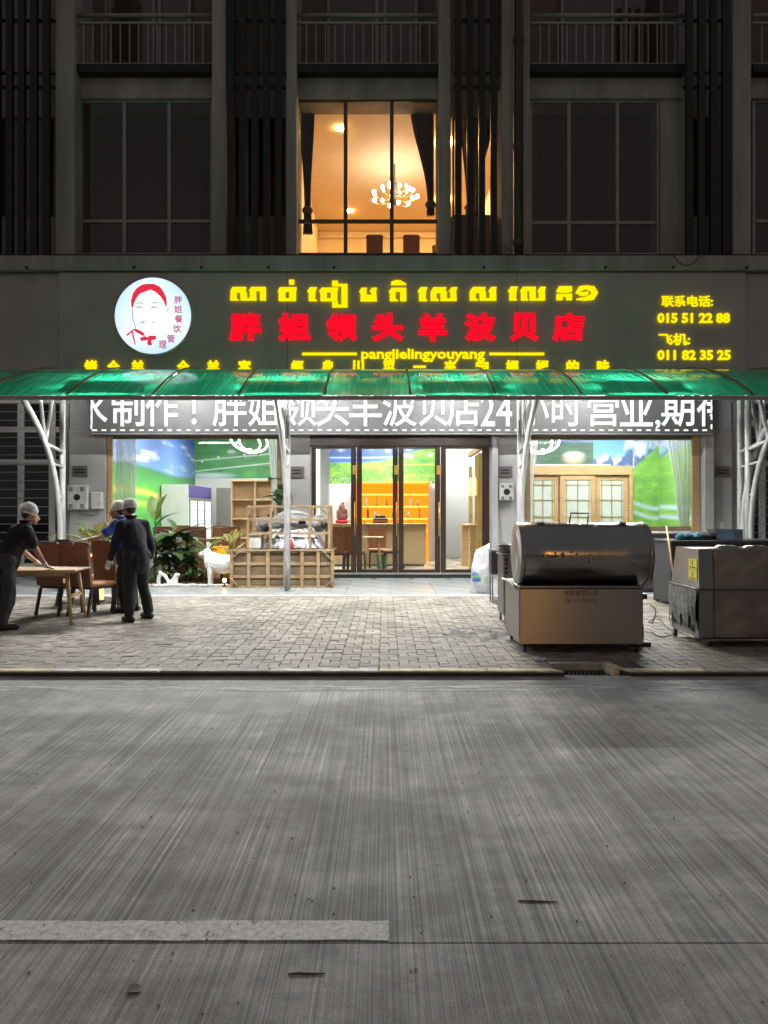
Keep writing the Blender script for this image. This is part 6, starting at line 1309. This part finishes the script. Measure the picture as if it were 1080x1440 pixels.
def person(label, J, f, look, shirt, trouser, sleeve, apron=None):
    f = Vector(f).normalized(); rt = V(f.y, -f.x, 0); up = f
    t = thing('person', (J['pel'].x, J['pel'].y, PZ), label, 'person')
    chest, neck, head, pel = J['chest'], J['neck'], J['head'], J['pel']; look = Vector(look).normalized(); hs = V(look.y, -look.x, 0).normalized()
    # continuous body
    m = MB(); m.capsule(pel, chest, .125, .13, 16, .75, up); m.capsule(J['shL'], J['shR'], .06, .06, 12); m.capsule(chest + V(0, 0, .08), head - look * .01 - V(0, 0, .06), .062, .054)
    for s in 'LR':
        m.capsule(J['sh' + s], J['el' + s], .050, .038); m.capsule(J['el' + s], J['wr' + s], .037, .026); m.capsule(J['hip' + s], J['kn' + s], .075, .052); m.capsule(J['kn' + s], J['an' + s], .05, .036); m.capsule(J['an' + s], J['an' + s] + f * .14 - V(0, 0, .04), .036, .03)
    qr = look.to_track_quat('Y', 'Z').to_euler()
    m.ball(head + V(0, 0, .025) - look * .012, (.074, .094, .098), 18, 12, qr); m.ball(head - V(0, 0, .055) + look * .025, (.054, .064, .058), 14, 10, qr); m.ball(head - V(0, 0, .098) + look * .055, (.026, .024, .022), 10, 8, qr)
    m.capsule(head + look * .082 + V(0, 0, .012), head + look * .106 - V(0, 0, .026), .010, .015, 8); m.ball(head + look * .078 + V(0, 0, .030), (.052, .014, .010), 10, 8, qr); m.ball(head + look * .082 - V(0, 0, .060), (.024, .012, .009), 10, 8, qr)
    for s in (-1, 1): m.ball(head + hs * s * .076 - V(0, 0, .012), (.012, .022, .032), 10, 8, qr)
    remeshed(m, 'body', M['skin'], t, .009, 2)
    for s in (-1, 1): MB().ball(head + look * .083 + hs * s * .031 + V(0, 0, .012), (.012, .008, .008), 8, 6, qr).build('eye', M['plastic_bk'], t, True)
    # clothes
    dsp = lambda amp, sc_: (lambda c, n_: c + n_ * amp * mnoise.fractal(V(c.x * sc_, c.y * sc_, c.z * sc_ * .6), 1, 2, 3))
    m = MB(); hem = pel - V(0, 0, .10); m.capsule(hem + V(0, 0, .02), pel + (chest - pel) * .45, .166, .160, 18, .90, up); m.capsule(pel + (chest - pel) * .3, chest, .162, .178, 18, .80, up); m.capsule(J['shL'], J['shR'], .078, .078, 12); m.capsule(chest, neck - V(0, 0, .01), .10, .068, 14)
    for s in 'LR':
        e = J['el' + s]
        if sleeve == 'short': m.capsule(J['sh' + s], J['sh' + s].lerp(e, .62), .078, .068)
        else: m.capsule(J['sh' + s], e, .076, .058); m.capsule(e, e.lerp(J['wr' + s], .84), .058, .044)
    remeshed(m, 'shirt', shirt, t, .011, 5, dsp(.015, 8))
    m = MB(); m.tube([neck + V(0, 0, .035) - f * .0 + (rt * math.cos(a) + f * math.sin(a)) * .068 for a in [2 * math.pi * k / 16 for k in range(17)]], .014, 6, False); m.build('collar', shirt, t, True)
    m = MB(); m.capsule(J['hipL'] + V(0, 0, .05), J['hipR'] + V(0, 0, .05), .108, .108, 16)
    for s in 'LR': m.capsule(J['hip' + s], J['kn' + s], .098, .076, 14); m.capsule(J['kn' + s], J['an' + s] + V(0, 0, .01), .076, .064, 14)
    remeshed(m, 'trousers', trouser, t, .011, 4, dsp(.020, 7.5))
    for s in 'LR':
        a = J['an' + s]; ff = J.get('toe' + s, f); m = MB(); g0 = V(a.x, a.y, PZ); m.capsule(g0 - ff * .05 + V(0, 0, .045), g0 + ff * .15 + V(0, 0, .035), .045, .038, 12); m.capsule(g0 - ff * .04 + V(0, 0, .06), g0 + V(0, 0, .10), .042, .046, 12)
        o = remeshed(m, 'shoe', M['shoe'], t, .009, 2, lambda c, n_: V(c.x, c.y, max(c.z, .001)))
        d = J['wr' + s] - J['el' + s]; m = MB(); m.capsule(J['wr' + s] - d.normalized() * .03, J['wr' + s], .033, .03, 10); hand(m, J['wr' + s], J.get('hd' + s, d), J.get('th' + s, (rt if s == 'L' else -rt)), J.get('curl', .6)); remeshed(m, 'glove', M['glove'], t, .0042, 1)
    m = MB(); m.ball(head + V(0, 0, .035) - look * .022, (.080, .098, .096), 18, 12, qr); m.ball(head - look * .06 - V(0, 0, .02), (.066, .046, .062), 14, 10, qr)
    remeshed(m, 'hair', M['hair'], t, .010, 1, lambda c, n_: c)
    m = MB(); m.ball(head + V(0, 0, .052) - look * .022, (.096, .116, .098), 24, 16, qr)
    net = m.build('hair_net', M['net'], t, True)
    rim_z = head.z + .012 - PZ; ctr = head - ORG[t.name]
    for v in net.data.vertices:
        v.co += V(0, 0, 0) + v.normal * .008 * mnoise.noise(v.co * 24)
        if v.co.z < rim_z: v.co.z = rim_z - .006 + .01 * (v.co - ctr).dot(-look) * 5 * .2
    pts = [head - look * .02 + V(0, 0, .008) + (hs * math.cos(a) * .090 + look * math.sin(a) * .108) for a in [2 * math.pi * k / 24 for k in range(25)]]
    MB().tube(pts, .008, 6, False).build('elastic_band', M['glove'], net, True)
    return t
# standing worker seen from behind
fa = V(-.75, .66, 0); ra = V(.66, .75, 0)
pel = V(-3.31, 10.0, .94); ch_ = V(-3.385, 10.06, 1.27); nk = V(-3.42, 10.09, 1.44)
person('worker in dark navy clothes and white hair net standing with back to the street',
    dict(pel=pel, chest=ch_, neck=nk, head=V(-3.465, 10.13, 1.575), shL=ch_ - ra * .165 + V(0, 0, .09), shR=ch_ + ra * .165 + V(0, 0, .09),
         elL=V(-3.60, 9.98, 1.07), wrL=V(-3.72, 10.15, .88), elR=V(-3.20, 10.27, 1.07), wrR=V(-3.27, 10.45, .88), hipL=pel - ra * .085 - V(0, 0, .04), hipR=pel + ra * .085 - V(0, 0, .04),
         knL=V(-3.37, 9.92, .50), anL=V(-3.34, 9.82, .17), knR=V(-3.27, 10.14, .50), anR=V(-3.20, 10.16, .17), hdL=V(-.5, .4, -.7)), fa, V(-.80, .55, -.18), M['shirt_navy'], M['trouser'], 'long')
# worker behind, reaching for a chair
fb_ = V(-.98, .10, 0); rb2 = V(.10, .98, 0); pel = V(-3.72, 10.80, .93); ch_ = V(-3.78, 10.80, 1.25); nk = V(-3.81, 10.80, 1.42)
person('worker in a blue shirt reaching out to a chair, half hidden behind another worker',
    dict(pel=pel, chest=ch_, neck=nk, head=V(-3.86, 10.80, 1.55), shL=ch_ - rb2 * .165 + V(-.02, 0, .09), shR=ch_ + rb2 * .165 + V(0, 0, .09), elL=V(-3.99, 10.46, 1.17), wrL=V(-4.17, 10.36, 1.135), hdL=V(-.85, -.2, -.12),
         elR=V(-3.72, 11.0, 1.02), wrR=V(-3.86, 11.02, .85), hipL=pel - rb2 * .085 - V(0, 0, .04), hipR=pel + rb2 * .085 - V(0, 0, .04), knL=V(-3.75, 10.72, .50), anL=V(-3.72, 10.72, .17), knR=V(-3.70, 10.92, .50), anR=V(-3.66, 10.95, .17)), fb_, V(-.95, .05, -.2), M['shirt_blue'], M['trouser'], 'short')
# worker bending over the table at the left edge
fc_ = V(.62, .78, 0); rc_ = V(.78, -.62, 0); pel = V(-4.72, 9.28, .92); ch_ = V(-4.60, 9.44, 1.22); nk = V(-4.56, 9.50, 1.38)
person('worker in black T-shirt, grey trousers and hair net bending over the oak table',
    dict(pel=pel, chest=ch_, neck=nk, head=V(-4.525, 9.56, 1.50), shL=ch_ - rc_ * .17 + V(0, 0, .07), shR=ch_ + rc_ * .15 + V(0, 0, .07), elR=V(-4.385, 9.44, 1.03), wrR=V(-4.33, 9.55, .845), hdR=V(.5, .6, -.35), elL=V(-4.72, 9.76, 1.02), wrL=V(-4.60, 9.92, .85), hdL=V(.4, .7, -.3),
         hipL=pel - rc_ * .085 - V(0, 0, .04), hipR=pel + rc_ * .085 - V(0, 0, .04), knR=V(-4.63, 9.24, .50), anR=V(-4.66, 9.12, .17), knL=V(-4.84, 9.42, .50), anL=V(-4.90, 9.36, .17), toeR=V(.9, .43, 0), curl=.35), fc_, V(.80, .45, -.35), M['shirt_bk'], M['trouser_g'], 'short')
bpy.data.scenes.remove(TMP)
